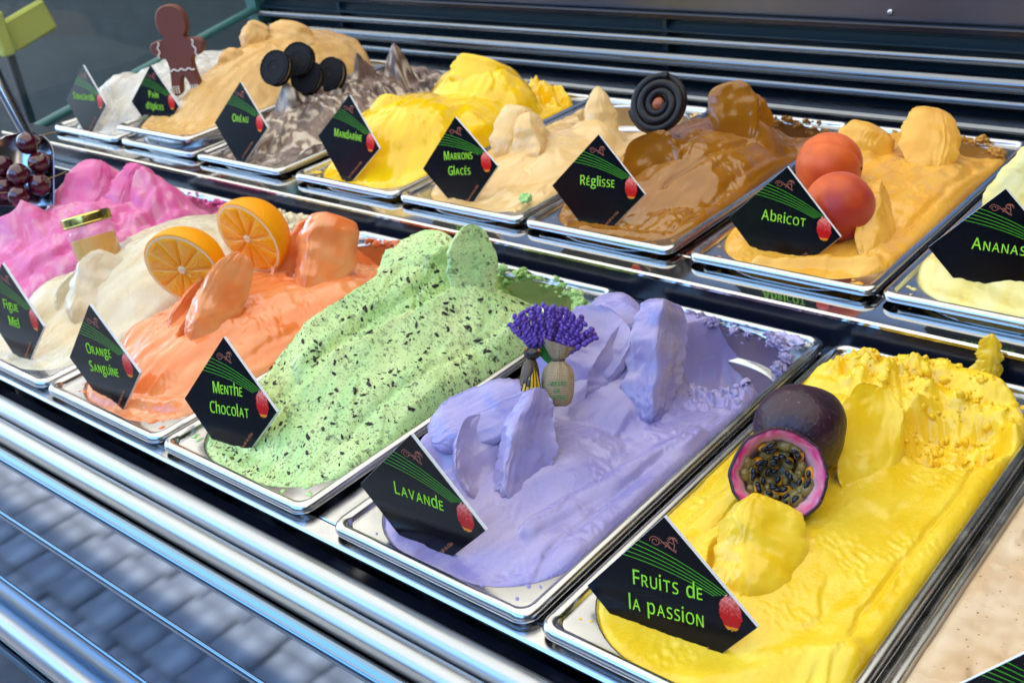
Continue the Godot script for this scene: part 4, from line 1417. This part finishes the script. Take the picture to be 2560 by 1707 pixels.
func orange_halves() -> void:
	var r := 0.036
	var peel_m := surf(lin(1.0, 0.36, 0.0), 0.4, 0.0, 0.35)
	peel_m.uv1_triplanar = true
	peel_m.uv1_scale = Vector3(30, 30, 30)
	peel_m.heightmap_enabled = true
	peel_m.heightmap_scale = 0.05
	peel_m.heightmap_texture = noise_tex(0.08, 1, Color.BLACK, Color.WHITE, 256, 41, FastNoiseLite.TYPE_CELLULAR)
	var pith_m := surf(lin(0.90, 0.68, 0.38), 0.6)
	var flesh_m := surf(lin(0.90, 0.36, 0.010), 0.18)
	flesh_m.vertex_color_use_as_albedo = true
	flesh_m.albedo_color = Color.WHITE
	flesh_m.subsurf_scatter_enabled = true
	flesh_m.subsurf_scatter_strength = 0.08
	var prof := []
	for i in 17:
		var a := -PI / 2 + PI / 2 * i / 16.0
		prof.append(Vector2(maxf(0.0003, r * cos(a)), r * sin(a)))
	prof.append(Vector2(r * 0.985, 0.0008))
	prof.append(Vector2(r * 0.955, 0.0010))
	var peel := lathe(prof, 48)
	var pith := lathe([Vector2(r * 0.955, 0.0010), Vector2(r * 0.915, 0.0014), Vector2(r * 0.5, 0.0002), Vector2(0.0003, 0.0002)], 48)
	var under := lathe([Vector2(r * 0.90, 0.0014), Vector2(r * 0.5, 0.0012), Vector2(0.0003, 0.0012)], 48)
	var under_m := surf(lin(1.0, 0.52, 0.07), 0.3)
	var segs := []
	for k in 10:
		var a0 := TAU * k / 10.0 + 0.012
		var a1 := TAU * (k + 1) / 10.0 - 0.012
		var v := PackedVector3Array()
		var c := PackedColorArray()
		var idx := PackedInt32Array()
		var nr := 26
		var na := 14
		for j in nr + 1:
			for i in na + 1:
				var s := lerpf(0.09, 0.915, float(j) / nr)
				var t := float(i) / na
				var pinch := lerpf(0.35, 0.5, s)
				var edge := minf(minf(t, 1.0 - t) * 4.0, 1.0) * minf(minf((s - 0.09) * 8.0, (0.915 - s) * 10.0), 1.0)
				var an := lerpf(a0, a1, t)
				var n := nz_rough.get_noise_2d(an * 13.0 * (0.4 + s) + k * 3.0, s * 4.5 - an * 0.5)
				var y := 0.0003 + 0.0022 * sqrt(maxf(edge, 0.0)) + 0.0007 * n
				v.append(Vector3(cos(an) * r * s, y, sin(an) * r * s))
				c.append(Color(1.0, 0.32, 0.0).lerp(Color(1.0, 0.50, 0.02), clampf(0.35 + 1.3 * n + (0.45 if edge < 0.2 else 0.0), 0.0, 1.0)))
		for j in nr:
			for i in na:
				var q := j * (na + 1) + i
				idx.append_array([q, q + 1, q + na + 1, q + 1, q + na + 2, q + na + 1])
		segs.append(arr_mesh(v, idx, true, c))
	var core := lathe([Vector2(0.0045, 0.0), Vector2(0.0040, 0.0022), Vector2(0.0022, 0.0026), Vector2(0.0003, 0.0020)], 9)
	var spots := [
		[Vector3(-0.3663, 0.060, -0.1268), CB * 0.72 + (CR * -0.39 + CU * -0.92) * 0.69, "cut orange half leaning forward, nearer the orange tag"],
		[Vector3(-0.3629, 0.062, -0.1946), CB * 0.62 + (CR * -0.65 + CU * -0.76) * 0.78, "cut orange half standing behind the other one"],
	]
	for s in spots:
		var t := thing("orange_half", s[2], "orange", Vector3.ZERO, "orange halves")
		t.transform = Transform3D(facing(s[1], CU), s[0])
		part("peel", peel, peel_m, t)
		var f := part("pith", pith, pith_m, t)
		part("membrane", under, under_m, f)
		for g in segs:
			part("segment", g, flesh_m, f)
		part("core", core, pith_m, f)


func honey_jar() -> void:
	var t := thing("honey_jar", "small glass honey jar with a gold lid in the white ice cream", "jar")
	t.transform = Transform3D(Basis(CB, 0.16) * Basis(CR, -0.30), Vector3(-0.5260, 0.019, -0.1405) + CB * 0.014 + CU * 0.004)
	var gl := surf(Color(0.96, 0.97, 0.95, 0.10), 0.03)
	gl.transparency = BaseMaterial3D.TRANSPARENCY_ALPHA
	var honey := surf(lin(0.74, 0.38, 0.03), 0.12)
	honey.subsurf_scatter_enabled = true
	honey.subsurf_scatter_strength = 0.4
	var gold := surf(lin(0.72, 0.56, 0.16), 0.22, 1.0)
	part("glass", lathe([Vector2(0.0005, 0.0), Vector2(0.0185, 0.0), Vector2(0.0205, 0.002), Vector2(0.0212, 0.006), Vector2(0.0215, 0.034), Vector2(0.0208, 0.037), Vector2(0.0195, 0.039), Vector2(0.0195, 0.047)], 40), gl, t)
	part("honey", lathe([Vector2(0.0005, 0.001), Vector2(0.0178, 0.001), Vector2(0.0198, 0.0035), Vector2(0.0204, 0.007), Vector2(0.0206, 0.029), Vector2(0.0203, 0.0302), Vector2(0.0005, 0.0298)], 40), honey, t)
	var lid := part("lid", lathe([Vector2(0.0215, 0.0425), Vector2(0.0226, 0.0425), Vector2(0.0230, 0.0435), Vector2(0.0230, 0.0500), Vector2(0.0222, 0.0515), Vector2(0.0205, 0.0520), Vector2(0.0195, 0.0512), Vector2(0.0005, 0.0512)], 48), gold, t)
	part("lid_rim", lathe([Vector2(0.0226, 0.0420), Vector2(0.0234, 0.0424), Vector2(0.0234, 0.0434), Vector2(0.0226, 0.0438)], 48), gold, lid)


func passion_fruits() -> void:
	var skin := surf(lin(0.035, 0.006, 0.022), 0.3)
	skin.albedo_color = Color.WHITE
	skin.albedo_texture = passion_skin()
	skin.uv1_triplanar = true
	skin.uv1_scale = Vector3(14, 14, 14)
	skin.roughness = 0.42
	skin.heightmap_enabled = true
	skin.heightmap_scale = 0.05
	skin.heightmap_texture = M.tex_grain
	var r := 0.0275
	var t := thing("passion_fruit_half", "cut passion fruit half showing its seeds and pink rind", "passion fruit")
	t.transform = Transform3D(facing(CB + CU * 0.10 - CR * 0.12, CU), Vector3(0.1775, 0.0335, -0.1425))
	var rows := []
	for j in 22:
		var row := PackedVector3Array()
		for i in 56:
			var an := TAU * i / 56
			var wob := 1.0 + 0.035 * nz.get_noise_2d(cos(an) * 1.6, sin(an) * 1.6) + 0.018 * nz.get_noise_2d(cos(an) * 5.0, sin(an) * 5.0)
			var p: Vector2
			if j < 14:
				var a := -PI / 2 + PI / 2 * j / 13.0
				p = Vector2(maxf(0.0004, r * cos(a)), r * 0.95 * sin(a))
			else:
				p = [Vector2(r * 0.99, 0.0008), Vector2(r * 0.965, 0.0012), Vector2(r * 0.93, 0.0010), Vector2(r * 0.93, 0.0010), Vector2(r * 0.93, 0.0010), Vector2(r * 0.93, 0.0010), Vector2(r * 0.93, 0.0010), Vector2(r * 0.93, 0.0010)][j - 14]
			row.append(Vector3(cos(an) * p.x * wob, p.y + 0.0007 * sin(an * 3.0 + 1.0), sin(an) * p.x * wob))
		rows.append(row)
	part("skin", loft(rows.slice(0, 17), true, true, false), skin, t)
	# rind: magenta at the outside, pale pink towards the pulp
	var v := PackedVector3Array()
	var c := PackedColorArray()
	var idx := PackedInt32Array()
	var stops := [[0.935, 0.0012, Color(0.30, 0.004, 0.07)], [0.90, 0.0012, Color(0.52, 0.008, 0.13)], [0.85, 0.0006, Color(0.66, 0.03, 0.18)], [0.80, -0.0010, Color(0.74, 0.22, 0.34)], [0.75, -0.0040, Color(0.74, 0.42, 0.48)], [0.70, -0.0095, Color(0.66, 0.34, 0.36)], [0.56, -0.0165, Color(0.26, 0.13, 0.05)], [0.3, -0.0205, Color(0.14, 0.11, 0.05)], [0.01, -0.0205, Color(0.12, 0.10, 0.05)]]
	for j in stops.size():
		for i in 56:
			var an := TAU * i / 56
			var wob := 1.0 + 0.035 * nz.get_noise_2d(cos(an) * 1.6, sin(an) * 1.6) + 0.018 * nz.get_noise_2d(cos(an) * 5.0, sin(an) * 5.0)
			var inner := 1.0 + 0.07 * nz.get_noise_2d(cos(an) * 2.2 + 9.0, sin(an) * 2.2) * (1.0 if j > 1 else 0.0)
			v.append(Vector3(cos(an) * r * stops[j][0] * wob * inner, stops[j][1] + 0.0007 * sin(an * 3.0 + 1.0), sin(an) * r * stops[j][0] * wob * inner))
			var col: Color = stops[j][2]
			c.append(col.lerp(Color(0.75, 0.42, 0.48), clampf(0.7 * nz_rough.get_noise_2d(cos(an) * 3.0 + j, sin(an) * 3.0) + (0.18 if j in [1, 2, 3] else 0.0), 0.0, 0.6) if j < 5 else 0.0))
	for j in stops.size() - 1:
		for i in 56:
			var a := j * 56 + i
			var b := j * 56 + (i + 1) % 56
			idx.append_array([a, a + 56, b, b, a + 56, b + 56])
	var rm := surf(Color.WHITE, 0.3)
	rm.vertex_color_use_as_albedo = true
	var rind := part("rind", arr_mesh(v, idx, true, c), rm, t)
	var pulp_m := surf(lin(0.24, 0.17, 0.05), 0.08)
	pulp_m.subsurf_scatter_enabled = true
	pulp_m.subsurf_scatter_strength = 0.3
	var orange_m := surf(lin(0.70, 0.27, 0.01), 0.12)
	var seed_m := surf(lin(0.008, 0.010, 0.018), 0.1)
	var fresh := RandomNumberGenerator.new()
	fresh.seed = 17
	var sac := ellipsoid(Vector3(0.0030, 0.0030, 0.0042), 12, 8, 0.0012, 160.0)
	var pip := ellipsoid(Vector3(0.0015, 0.0012, 0.0024), 10, 8)
	for k in 84:
		var an := fresh.randf() * TAU
		var s := 0.68 * pow(fresh.randf(), 0.42)
		var y := -0.0065 - (0.68 - s) * 0.026
		var at := Vector3(cos(an) * r * s, y, sin(an) * r * s)
		var bs := Basis(Vector3(0, 1, 0), -an + fresh.randf_range(-0.5, 0.5)) * Basis(Vector3(0, 0, 1), fresh.randf_range(-0.6, 0.6))
		part("pulp", sac, orange_m if k % 4 == 0 else pulp_m, rind, Transform3D(bs.scaled(Vector3.ONE * fresh.randf_range(0.7, 1.1)), at))
		if k % 2 == 0:
			part("seed", pip, seed_m, rind, Transform3D(bs, at + Vector3(0, 0.0030, 0) - Vector3(cos(an), 0, sin(an)) * 0.0012))
	var w := thing("passion_fruit", "dark purple passion fruit with its round skin outwards behind the cut half", "passion fruit")
	w.position = Vector3(0.1665, 0.034, -0.1895)
	part("skin", ellipsoid(Vector3(0.0275, 0.0285, 0.0275), 56, 36, 0.0022, 24.0), skin, w)


func passion_skin() -> ImageTexture:
	var sz := 256
	var im := Image.create(sz, sz, false, Image.FORMAT_RGB8)
	var n := FastNoiseLite.new()
	n.seed = 5
	n.frequency = 0.02
	n.fractal_octaves = 3
	for y in sz:
		for x in sz:
			var k := n.get_noise_2d(x, y) * 0.5 + 0.5
			im.set_pixel(x, y, Color(0.13, 0.07, 0.12).lerp(Color(0.24, 0.08, 0.16), k))
	var r := RandomNumberGenerator.new()
	r.seed = 12
	for k in 130:
		stamp(im, Vector2(r.randf(), r.randf()) * sz, r.randf_range(0.6, 1.6), Color(0.62, 0.46, 0.52))
	for k in 5:
		var p := Vector2(r.randf(), r.randf()) * sz
		for i in 8:
			stamp(im, p, r.randf_range(0.8, 2.2), Color(0.58, 0.30, 0.40))
			p += Vector2(r.randf_range(-3, 3), r.randf_range(0, 4))
	return ImageTexture.create_from_image(im)


func apricots() -> void:
	var m := surf(Color.WHITE, 0.45)
	m.vertex_color_use_as_albedo = true
	m.rim_enabled = true
	m.rim = 0.25
	m.subsurf_scatter_enabled = true
	m.subsurf_scatter_strength = 0.2
	for k in 2:
		var r := 0.0285
		var v := PackedVector3Array()
		var c := PackedColorArray()
		var idx := PackedInt32Array()
		for j in 33:
			for i in 48:
				var th := PI * j / 32.0
				var a := TAU * i / 48
				var d := Vector3(sin(th) * cos(a), -cos(th), sin(th) * sin(a))
				var groove := exp(-pow(d.z / 0.09, 2.0)) * (1.0 if d.x > 0.0 else 0.0) * sin(th)
				v.append(d * r * (1.0 - 0.11 * groove - 0.05 * exp(-pow(sin(th) / 0.25, 2.0))))
				var n := nz.get_noise_3dv(d * 1.3 + Vector3(k * 5.0, 2.0, 0))
				var n2 := nz_rough.get_noise_3dv(d * 6.0)
				c.append(Color(0.42, 0.022, 0.008).lerp(Color(0.74, 0.125, 0.005), clampf(0.40 + 0.55 * d.x + 0.5 * n + 0.10 * n2, 0.0, 1.0)))
		for j in 32:
			for i in 48:
				var a := j * 48 + i
				var b := j * 48 + (i + 1) % 48
				idx.append_array([a, a + 48, b, b, a + 48, b + 48])
		var t := thing("apricot", ["red orange apricot farther from the Abricot tag, with a crease on top", "rounder red orange apricot touching the Abricot tag"][k], "apricot", [Vector3(0.0182, 0.065, -0.5321), Vector3(0.0562, 0.055, -0.4721)][k], "apricots on the ice cream")
		var ax: Vector3 = [(CB * 0.75 + CU * 0.75 - CR * 0.25).normalized(), (CU * 0.6 - CB * 0.6 - CR * 0.4).normalized()][k]
		var ay: Vector3 = [CR * 0.75 - CU * 0.45, CR * 0.5 + CU * 0.7][k]
		ay = (ay - ax * ay.dot(ax)).normalized()
		t.basis = Basis(ax, ay, ax.cross(ay))
		var b := part("fruit", arr_mesh(v, idx, true, c), m, t)
		part("stem_end", ellipsoid(Vector3(0.0018, 0.0012, 0.0018), 10, 6), surf(lin(0.12, 0.05, 0.02), 0.7), b, Transform3D(Basis(), Vector3(0, r * 0.955, 0)))


func liquorice_wheel() -> void:
	var m := surf(lin(0.008, 0.007, 0.010), 0.42, 0.0, 0.4)
	var t := thing("liquorice_candy", "coiled black liquorice wheel with a brown candy in its middle", "liquorice")
	t.transform = Transform3D(facing(CB * 0.85 - CR * 0.5 + CU * 0.05, CU), pan_at("reglisse", 0.060, 0.147, 0.072))
	for side in 2:
		var path := []
		var rad := []
		var turns := 2.8
		for i in 110:
			var s := i / 109.0
			var a := turns * TAU * s
			var rr := lerpf(0.0066, 0.0275 if side == 0 else 0.0290, s)
			path.append(Vector3(cos(a) * rr, (0.0 if side == 0 else -0.0075) - 0.0008 * sin(s * 9.0), sin(a) * rr))
			rad.append(0.0042 * (1.0 if s < 0.97 else 0.8))
		var o := part("coil", sweep_tube(path, rad, 10), m, t)
		if side == 1:
			o.position = CR * 0.0
			o.transform = Transform3D(Basis(Vector3(0, 1, 0), 2.1), Vector3(-0.004, 0, -0.005))
	part("candy", ellipsoid(Vector3(0.0062, 0.0045, 0.0062), 20, 12, 0.0006, 120.0), surf(lin(0.30, 0.075, 0.030), 0.3), t, Transform3D(Basis(), Vector3(0, 0.001, 0)))


func black_biscuits() -> void:
	var m := surf(lin(0.006, 0.006, 0.010), 0.6, 0.0, 0.3)
	var cream := surf(lin(0.75, 0.72, 0.66), 0.6)
	var r := 0.0215
	var prof := [Vector2(0.0004, 0.0), Vector2(r * 0.97, 0.0), Vector2(r, 0.0008), Vector2(r, 0.0030), Vector2(r * 0.97, 0.0038), Vector2(r * 0.90, 0.0038), Vector2(r * 0.88, 0.0034), Vector2(r * 0.80, 0.0034), Vector2(r * 0.78, 0.0038), Vector2(r * 0.42, 0.0038), Vector2(r * 0.40, 0.0033), Vector2(0.0004, 0.0033)]
	var wafer := lathe(prof, 40, false)
	var fill := lathe([Vector2(0.0004, -0.0030), Vector2(r * 0.92, -0.0030), Vector2(r * 0.92, 0.0), Vector2(0.0004, 0.0)], 32)
	var knob := block(Vector3(0.0018, 0.001, 0.0036), 0.0004)
	var at := [[0.056, 0.106, 0.080, -0.5], [0.060, 0.138, 0.082, -0.4], [0.070, 0.138, 0.061, -0.45], [0.080, 0.168, 0.057, -0.65]]
	var names := ["leftmost round black biscuit on the marbled ice cream", "round black biscuit half hidden behind two others", "lowest and nearest of the round black biscuits", "rightmost round black biscuit, turned most to the side"]
	for k in 4:
		var t := thing("black_biscuit", names[k], "biscuit", Vector3.ZERO, "black biscuits")
		t.transform = Transform3D(facing(CB + CR * at[k][3] * 1.0 + CU * 0.05, CU), pan_at("oreo", at[k][0], at[k][1], at[k][2]))
		var w := part("wafer", wafer, m, t)
		for i in 24:
			var a := TAU * i / 24
			part("tooth", knob, m, w, Transform3D(Basis(Vector3(0, 1, 0), -a), Vector3(cos(a) * r * 0.94, 0.0038, sin(a) * r * 0.94)))
		part("filling", fill, cream, t)
		part("wafer", wafer, m, t, Transform3D(Basis(Vector3(1, 0, 0), PI), Vector3(0, -0.0030, 0)))


func gingerbread() -> void:
	# a plain gingerbread biscuit with white icing borders
	var t := thing("gingerbread_biscuit", "brown gingerbread biscuit with white icing borders standing in the tan ice cream", "biscuit")
	t.transform = Transform3D(Basis(CR, -0.05) * Basis(Vector3(0, 1, 0), 0.55), Vector3(-0.852, 0.080, -0.480))
	var dough := surf(lin(0.17, 0.052, 0.036), 0.6)
	var ice := surf(lin(0.80, 0.77, 0.72), 0.4)
	# half outline, from the crotch round to the top of the head
	var half := [Vector2(0.0, 0.014), Vector2(0.005, 0.004), Vector2(0.008, -0.012), Vector2(0.018, -0.014), Vector2(0.021, -0.006), Vector2(0.018, 0.012), Vector2(0.016, 0.026), Vector2(0.019, 0.036), Vector2(0.028, 0.036), Vector2(0.036, 0.044), Vector2(0.037, 0.053), Vector2(0.030, 0.058), Vector2(0.018, 0.058), Vector2(0.013, 0.061), Vector2(0.019, 0.068), Vector2(0.0215, 0.080), Vector2(0.018, 0.093), Vector2(0.010, 0.100), Vector2(0.0, 0.1015)]
	var cv := Curve2D.new()
	for p in half:
		cv.add_point(p)
	var pts := PackedVector2Array(half)
	for i in range(half.size() - 2, 0, -1):
		pts.append(Vector2(-half[i].x, half[i].y))
	# round the corners twice
	for pass_ in 2:
		var q := PackedVector2Array()
		for i in pts.size():
			var a := pts[i]
			var b := pts[(i + 1) % pts.size()]
			q.append(a.lerp(b, 0.25))
			q.append(a.lerp(b, 0.75))
		pts = q
	var rows := []
	for k in 4:
		var row := PackedVector3Array()
		var inset: float = [0.0015, 0.0, 0.0, 0.0015][k]
		var z: float = [-0.006, -0.0045, 0.0045, 0.006][k]
		for i in pts.size():
			var n := (pts[(i + 1) % pts.size()] - pts[i - 1]).normalized()
			row.append(Vector3(pts[i].x, pts[i].y, z) + Vector3(-n.y, n.x, 0) * inset)
		rows.append(row)
	var st := SurfaceTool.new()
	st.begin(Mesh.PRIMITIVE_TRIANGLES)
	var tri := Geometry2D.triangulate_polygon(pts)
	st.append_from(loft(rows, true, true, false), 0, Transform3D())
	var fr := PackedVector3Array()
	for e in [3, 0]:
		var v: PackedVector3Array = rows[e]
		var idx := PackedInt32Array()
		for i in range(0, tri.size(), 3):
			var a := v[tri[i]]
			var flip := (v[tri[i + 2]] - a).cross(v[tri[i + 1]] - a).z < 0.0
			if e == 0:
				flip = not flip
			idx.append_array([tri[i], tri[i + 2], tri[i + 1]] if flip else [tri[i], tri[i + 1], tri[i + 2]])
		st.append_from(arr_mesh(v, idx, false), 0, Transform3D())
	part("dough", st.commit(), dough, t)
	var zig := func(a: Vector2, b: Vector2, n: int, amp: float) -> Array:
		var out := []
		var d := (b - a)
		var s := Vector2(-d.y, d.x).normalized() * amp
		for i in n * 6 + 1:
			var q := a + d * (i / float(n * 6)) + s * sin(i / 6.0 * PI)
			out.append(Vector3(q.x, q.y, 0.0066))
		return out
	for l in [[Vector2(0.026, 0.037), Vector2(0.023, 0.057), 4], [Vector2(-0.026, 0.037), Vector2(-0.023, 0.057), 4], [Vector2(0.018, 0.020), Vector2(-0.018, 0.020), 7]]:
		part("icing", sweep_tube(zig.call(l[0], l[1], l[2], 0.0012), 0.0010, 8), ice, t)
	for x in [-0.017, -0.0135, -0.010, 0.010, 0.0135, 0.017]:
		part("icing", sweep_tube([Vector3(x, -0.010, 0.0066), Vector3(x * 0.98, 0.0, 0.0066)], 0.0010, 8), ice, t)


func cherry_scoop() -> void:
	var t := thing("serving_scoop", "steel serving scoop full of cherries stuck in the pink ice cream", "scoop")
	t.transform = Transform3D(Basis(CR * 1.0, CU, CB).orthonormalized(), Vector3(-0.700, 0.100, -0.172))
	var st := surf(lin(0.55, 0.53, 0.55), 0.16, 1.0)
	var rows := []
	for j in 15:
		var s := j / 14.0
		var y := lerpf(-0.048, 0.030, s)
		var half := 0.034 * (1.0 if s < 0.62 else sqrt(maxf(0.0, 1.0 - pow((s - 0.62) / 0.385, 2.0))))
		var row := PackedVector3Array()
		for i in 21:
			var x := -1.0 + 2.0 * i / 20.0
			row.append(Vector3(x * half, y, -0.016 + 0.020 * x * x * minf(1.0, half / 0.034)))
		for i in 21:
			var x := 1.0 - 2.0 * i / 20.0
			row.append(Vector3(x * (half + 0.0006), y, -0.0175 + 0.020 * x * x * minf(1.0, half / 0.034)))
		rows.append(row)
	part("bowl", loft(rows, true, true, false, true), st, t)
	part("handle", sweep_tube([Vector3(0.004, 0.020, -0.014), Vector3(-0.004, 0.036, -0.010), Vector3(-0.020, 0.072, 0.0), Vector3(-0.036, 0.112, 0.008), Vector3(-0.052, 0.15, 0.012)], [0.005, 0.0065, 0.0065, 0.0068, 0.0068], 16), st, t)
	var cm := surf(lin(0.065, 0.004, 0.014), 0.10)
	cm.clearcoat_enabled = true
	cm.clearcoat = 0.6
	cm.clearcoat_roughness = 0.06
	var sm := surf(lin(0.25, 0.16, 0.05), 0.6)
	var prof := []
	for i in 17:
		var a := -PI / 2 + PI * i / 16.0
		var rr := 0.0118
		prof.append(Vector2(maxf(0.0003, rr * cos(a)), rr * sin(a) * (0.94 if a > 0 else 1.0) - (0.0022 * exp(-pow(cos(a) / 0.3, 2.0)) if a > 0 else 0.0)))
	var body := lathe(prof, 28)
	var spots := [Vector3(0.006, 0.016, 0.0), Vector3(0.018, -0.004, 0.0), Vector3(-0.020, -0.008, 0.003), Vector3(0.020, -0.027, 0.003), Vector3(-0.016, -0.031, 0.004), Vector3(0.002, -0.018, 0.012), Vector3(0.001, -0.040, 0.010)]
	var names := ["topmost dark cherry, next to the scoop's handle", "dark cherry at the right rim of the scoop, second from the top", "reddish cherry at the left of the scoop, halfway up", "dark cherry at the right rim of the scoop, lower one", "dark cherry low at the left of the scoop", "cherry in front of the others in the middle of the scoop", "lowest cherry, above the pink ice cream"]
	for k in spots.size():
		var c := thing("cherry", names[k], "cherry", t.transform * spots[k], "cherries in the scoop")
		c.rotation = Vector3(rng.randf_range(-0.9, 1.2), rng.randf() * TAU, rng.randf_range(-0.7, 0.7))
		part("flesh", body, cm, c)
		part("stalk", sweep_tube([Vector3(0, 0.0085, 0), Vector3(0.001, 0.014, 0.001), Vector3(0.004, 0.022, 0.004), Vector3(0.010, 0.028, 0.007)], 0.0006, 6), sm, c)


func ornament() -> void:
	var t := thing("souvenir_ornament", "painted cicada ornament with a lavender bunch and a burlap herb sack", "ornament")
	# origin at the foot of the sack; x right, y up, z towards the customer
	t.transform = Transform3D(Basis(CR, (CU * 0.92 + Vector3.UP * 0.08), CB).orthonormalized(), Vector3(0.0075, 0.022, -0.1475) + CB * 0.012 + CU * 0.0045)
	var sack_m := surf(lin(0.40, 0.29, 0.17), 0.85)
	sack_m.heightmap_enabled = true
	sack_m.heightmap_scale = 0.05
	sack_m.uv1_triplanar = true
	sack_m.uv1_scale = Vector3(90, 90, 90)
	var weave := Image.create(64, 64, false, Image.FORMAT_RGB8)
	for y in 64:
		for x in 64:
			var k := 0.5 + 0.25 * sin(x * TAU / 8.0) * (1.0 if (y / 4) % 2 == 0 else 0.4) + 0.25 * sin(y * TAU / 8.0)
			weave.set_pixel(x, y, Color(k, k, k))
	sack_m.heightmap_texture = ImageTexture.create_from_image(weave)
	var rows := []
	var prof := [Vector2(0.0060, 0.0), Vector2(0.0088, 0.002), Vector2(0.0102, 0.007), Vector2(0.0108, 0.014), Vector2(0.0104, 0.020), Vector2(0.0085, 0.025), Vector2(0.0050, 0.0285), Vector2(0.0034, 0.0300)]
	for p in prof:
		var row := PackedVector3Array()
		for i in 48:
			var a := TAU * i / 48
			var f: float = 1.0 + 0.10 * clampf((p.y - 0.016) / 0.012, 0.0, 1.0) * sin(a * 9.0)
			row.append(Vector3(cos(a) * p.x * f, p.y, sin(a) * p.x * 0.8 * f))
		rows.append(row)
	var sack := part("sack", loft(rows, true, true, false, true), sack_m, t, Transform3D(Basis(), Vector3(0.0045, 0.0, 0.002)))
	var rim := []
	for j in 7:
		var s := j / 6.0
		var row := PackedVector3Array()
		for i in 48:
			var a := TAU * i / 48
			var r := lerpf(0.0034, 0.0115, pow(s, 0.8)) * (1.0 + 0.13 * s * sin(a * 6.0 + 0.6) + 0.06 * sin(a * 13.0))
			row.append(Vector3(cos(a) * r, 0.0300 + 0.0125 * s - 0.004 * s * cos(a - 0.4), sin(a) * r * 0.8))
		rim.append(row)
	part("neck", loft(rim, true, true, false), sack_m, sack)
	part("tie", sweep_tube(range(17).map(func(i): return Vector3(cos(TAU * i / 16.0) * 0.0040, 0.0300, sin(TAU * i / 16.0) * 0.0034)), 0.0008, 6), surf(lin(0.10, 0.09, 0.06), 0.8), sack)
	var gt := surf(lin(0.01, 0.25, 0.05), 0.6)
	var words := [["HERBES", 0.0125, 0.0150], ["DE", 0.0042, 0.0105], ["PROVENCE", 0.0140, 0.0060]]
	for wd in words:
		part("lettering", lettering(wd[0], 0.0026, wd[1], font_sans, false), gt, sack, Transform3D(Basis(Vector3(1, 0, 0), -0.03), Vector3(-0.0008, wd[2] - 0.001, 0.0086)))
	# lavender bunch: a fan of flower spikes on green stems
	var fl := SurfaceTool.new()
	fl.begin(Mesh.PRIMITIVE_TRIANGLES)
	var stems := SurfaceTool.new()
	stems.begin(Mesh.PRIMITIVE_TRIANGLES)
	var bud := ellipsoid(Vector3(0.0016, 0.0022, 0.0016), 8, 6)
	var fresh := RandomNumberGenerator.new()
	fresh.seed = 33
	for layer in 3:
		for k in 13:
			var a := deg_to_rad(lerpf(44.0, -60.0, k / 12.0)) + fresh.randf_range(-0.06, 0.06)
			var dir := Vector3(sin(-a), cos(a), 0.06 * (layer - 1)).normalized()
			var foot := Vector3(-0.002, 0.028, -0.004 + 0.003 * (layer - 1))
			var len1 := 0.0315 - absf(k - 5) * 0.0003 + fresh.randf_range(-0.002, 0.002)
			stems.append_from(sweep_tube([foot, foot + dir * 0.022], 0.0007, 5), 0, Transform3D())
			for b in 10:
				var at := foot + dir * (len1 - 0.016 + b * 0.0023) + Vector3(fresh.randf_range(-0.0009, 0.0009), 0, fresh.randf_range(-0.001, 0.001) + 0.0035 * (layer - 1))
				fl.append_from(bud, 0, Transform3D(Basis(Vector3(0, 0, 1), -a + fresh.randf_range(-0.5, 0.5)), at))
	part("lavender_flowers", fl.commit(), surf(lin(0.11, 0.045, 0.34), 0.35), t)
	part("stems", stems.commit(), surf(lin(0.02, 0.22, 0.03), 0.5), t)
	# cicada at the left
	var c := part("cicada_body", ellipsoid(Vector3(0.0062, 0.0170, 0.0060), 24, 20, 0.001, 200.0), surf(lin(0.10, 0.055, 0.030), 0.45), t, Transform3D(Basis(Vector3(0, 0, 1), -0.06), Vector3(-0.0140, 0.016, 0.004)))
	part("cicada_head", ellipsoid(Vector3(0.0058, 0.0040, 0.0052), 18, 12, 0.0012, 300.0), surf(lin(0.030, 0.022, 0.025), 0.3), c, Transform3D(Basis(), Vector3(0.0005, 0.0185, 0.0005)))
	for sx in [-1, 1]:
		part("cicada_eye", ellipsoid(Vector3(0.0014, 0.0014, 0.0014), 10, 8), surf(lin(0.30, 0.10, 0.02), 0.2), c, Transform3D(Basis(), Vector3(0.0005 + 0.0042 * sx, 0.0205, 0.0030)))
	var wing := []
	for j in 13:
		var s := j / 12.0
		var y := lerpf(-0.019, 0.011, s)
		var h := 0.0066 * pow(sin(PI * clampf(0.08 + 0.92 * (1.0 - s), 0.0, 1.0) * 0.62), 0.8) + 0.0002
		var row := PackedVector3Array()
		for i in 7:
			var x := -1.0 + 2.0 * i / 6.0
			row.append(Vector3(0.0012 + x * h, y, 0.0064 - 0.0016 * x * x - 0.0022 * pow(absf(s - 0.5) * 2.0, 2.0)))
		wing.append(row)
	var wm := part("wing", loft(wing, false, true, true), surf(lin(0.78, 0.46, 0.008), 0.3), c)
	for x in [-1.0, -0.62, -0.22, 0.2, 0.62, 1.0]:
		var path := []
		for j in 13:
			var s := j / 12.0
			var y := lerpf(-0.019, 0.011, s)
			var h := 0.0066 * pow(sin(PI * clampf(0.08 + 0.92 * (1.0 - s), 0.0, 1.0) * 0.62), 0.8) + 0.0002
			path.append(Vector3(0.0012 + x * h, y, 0.0067 - 0.0016 * x * x - 0.0022 * pow(absf(s - 0.5) * 2.0, 2.0)))
		part("vein", sweep_tube(path, 0.00035, 5), surf(lin(0.01, 0.008, 0.006), 0.4), wm)
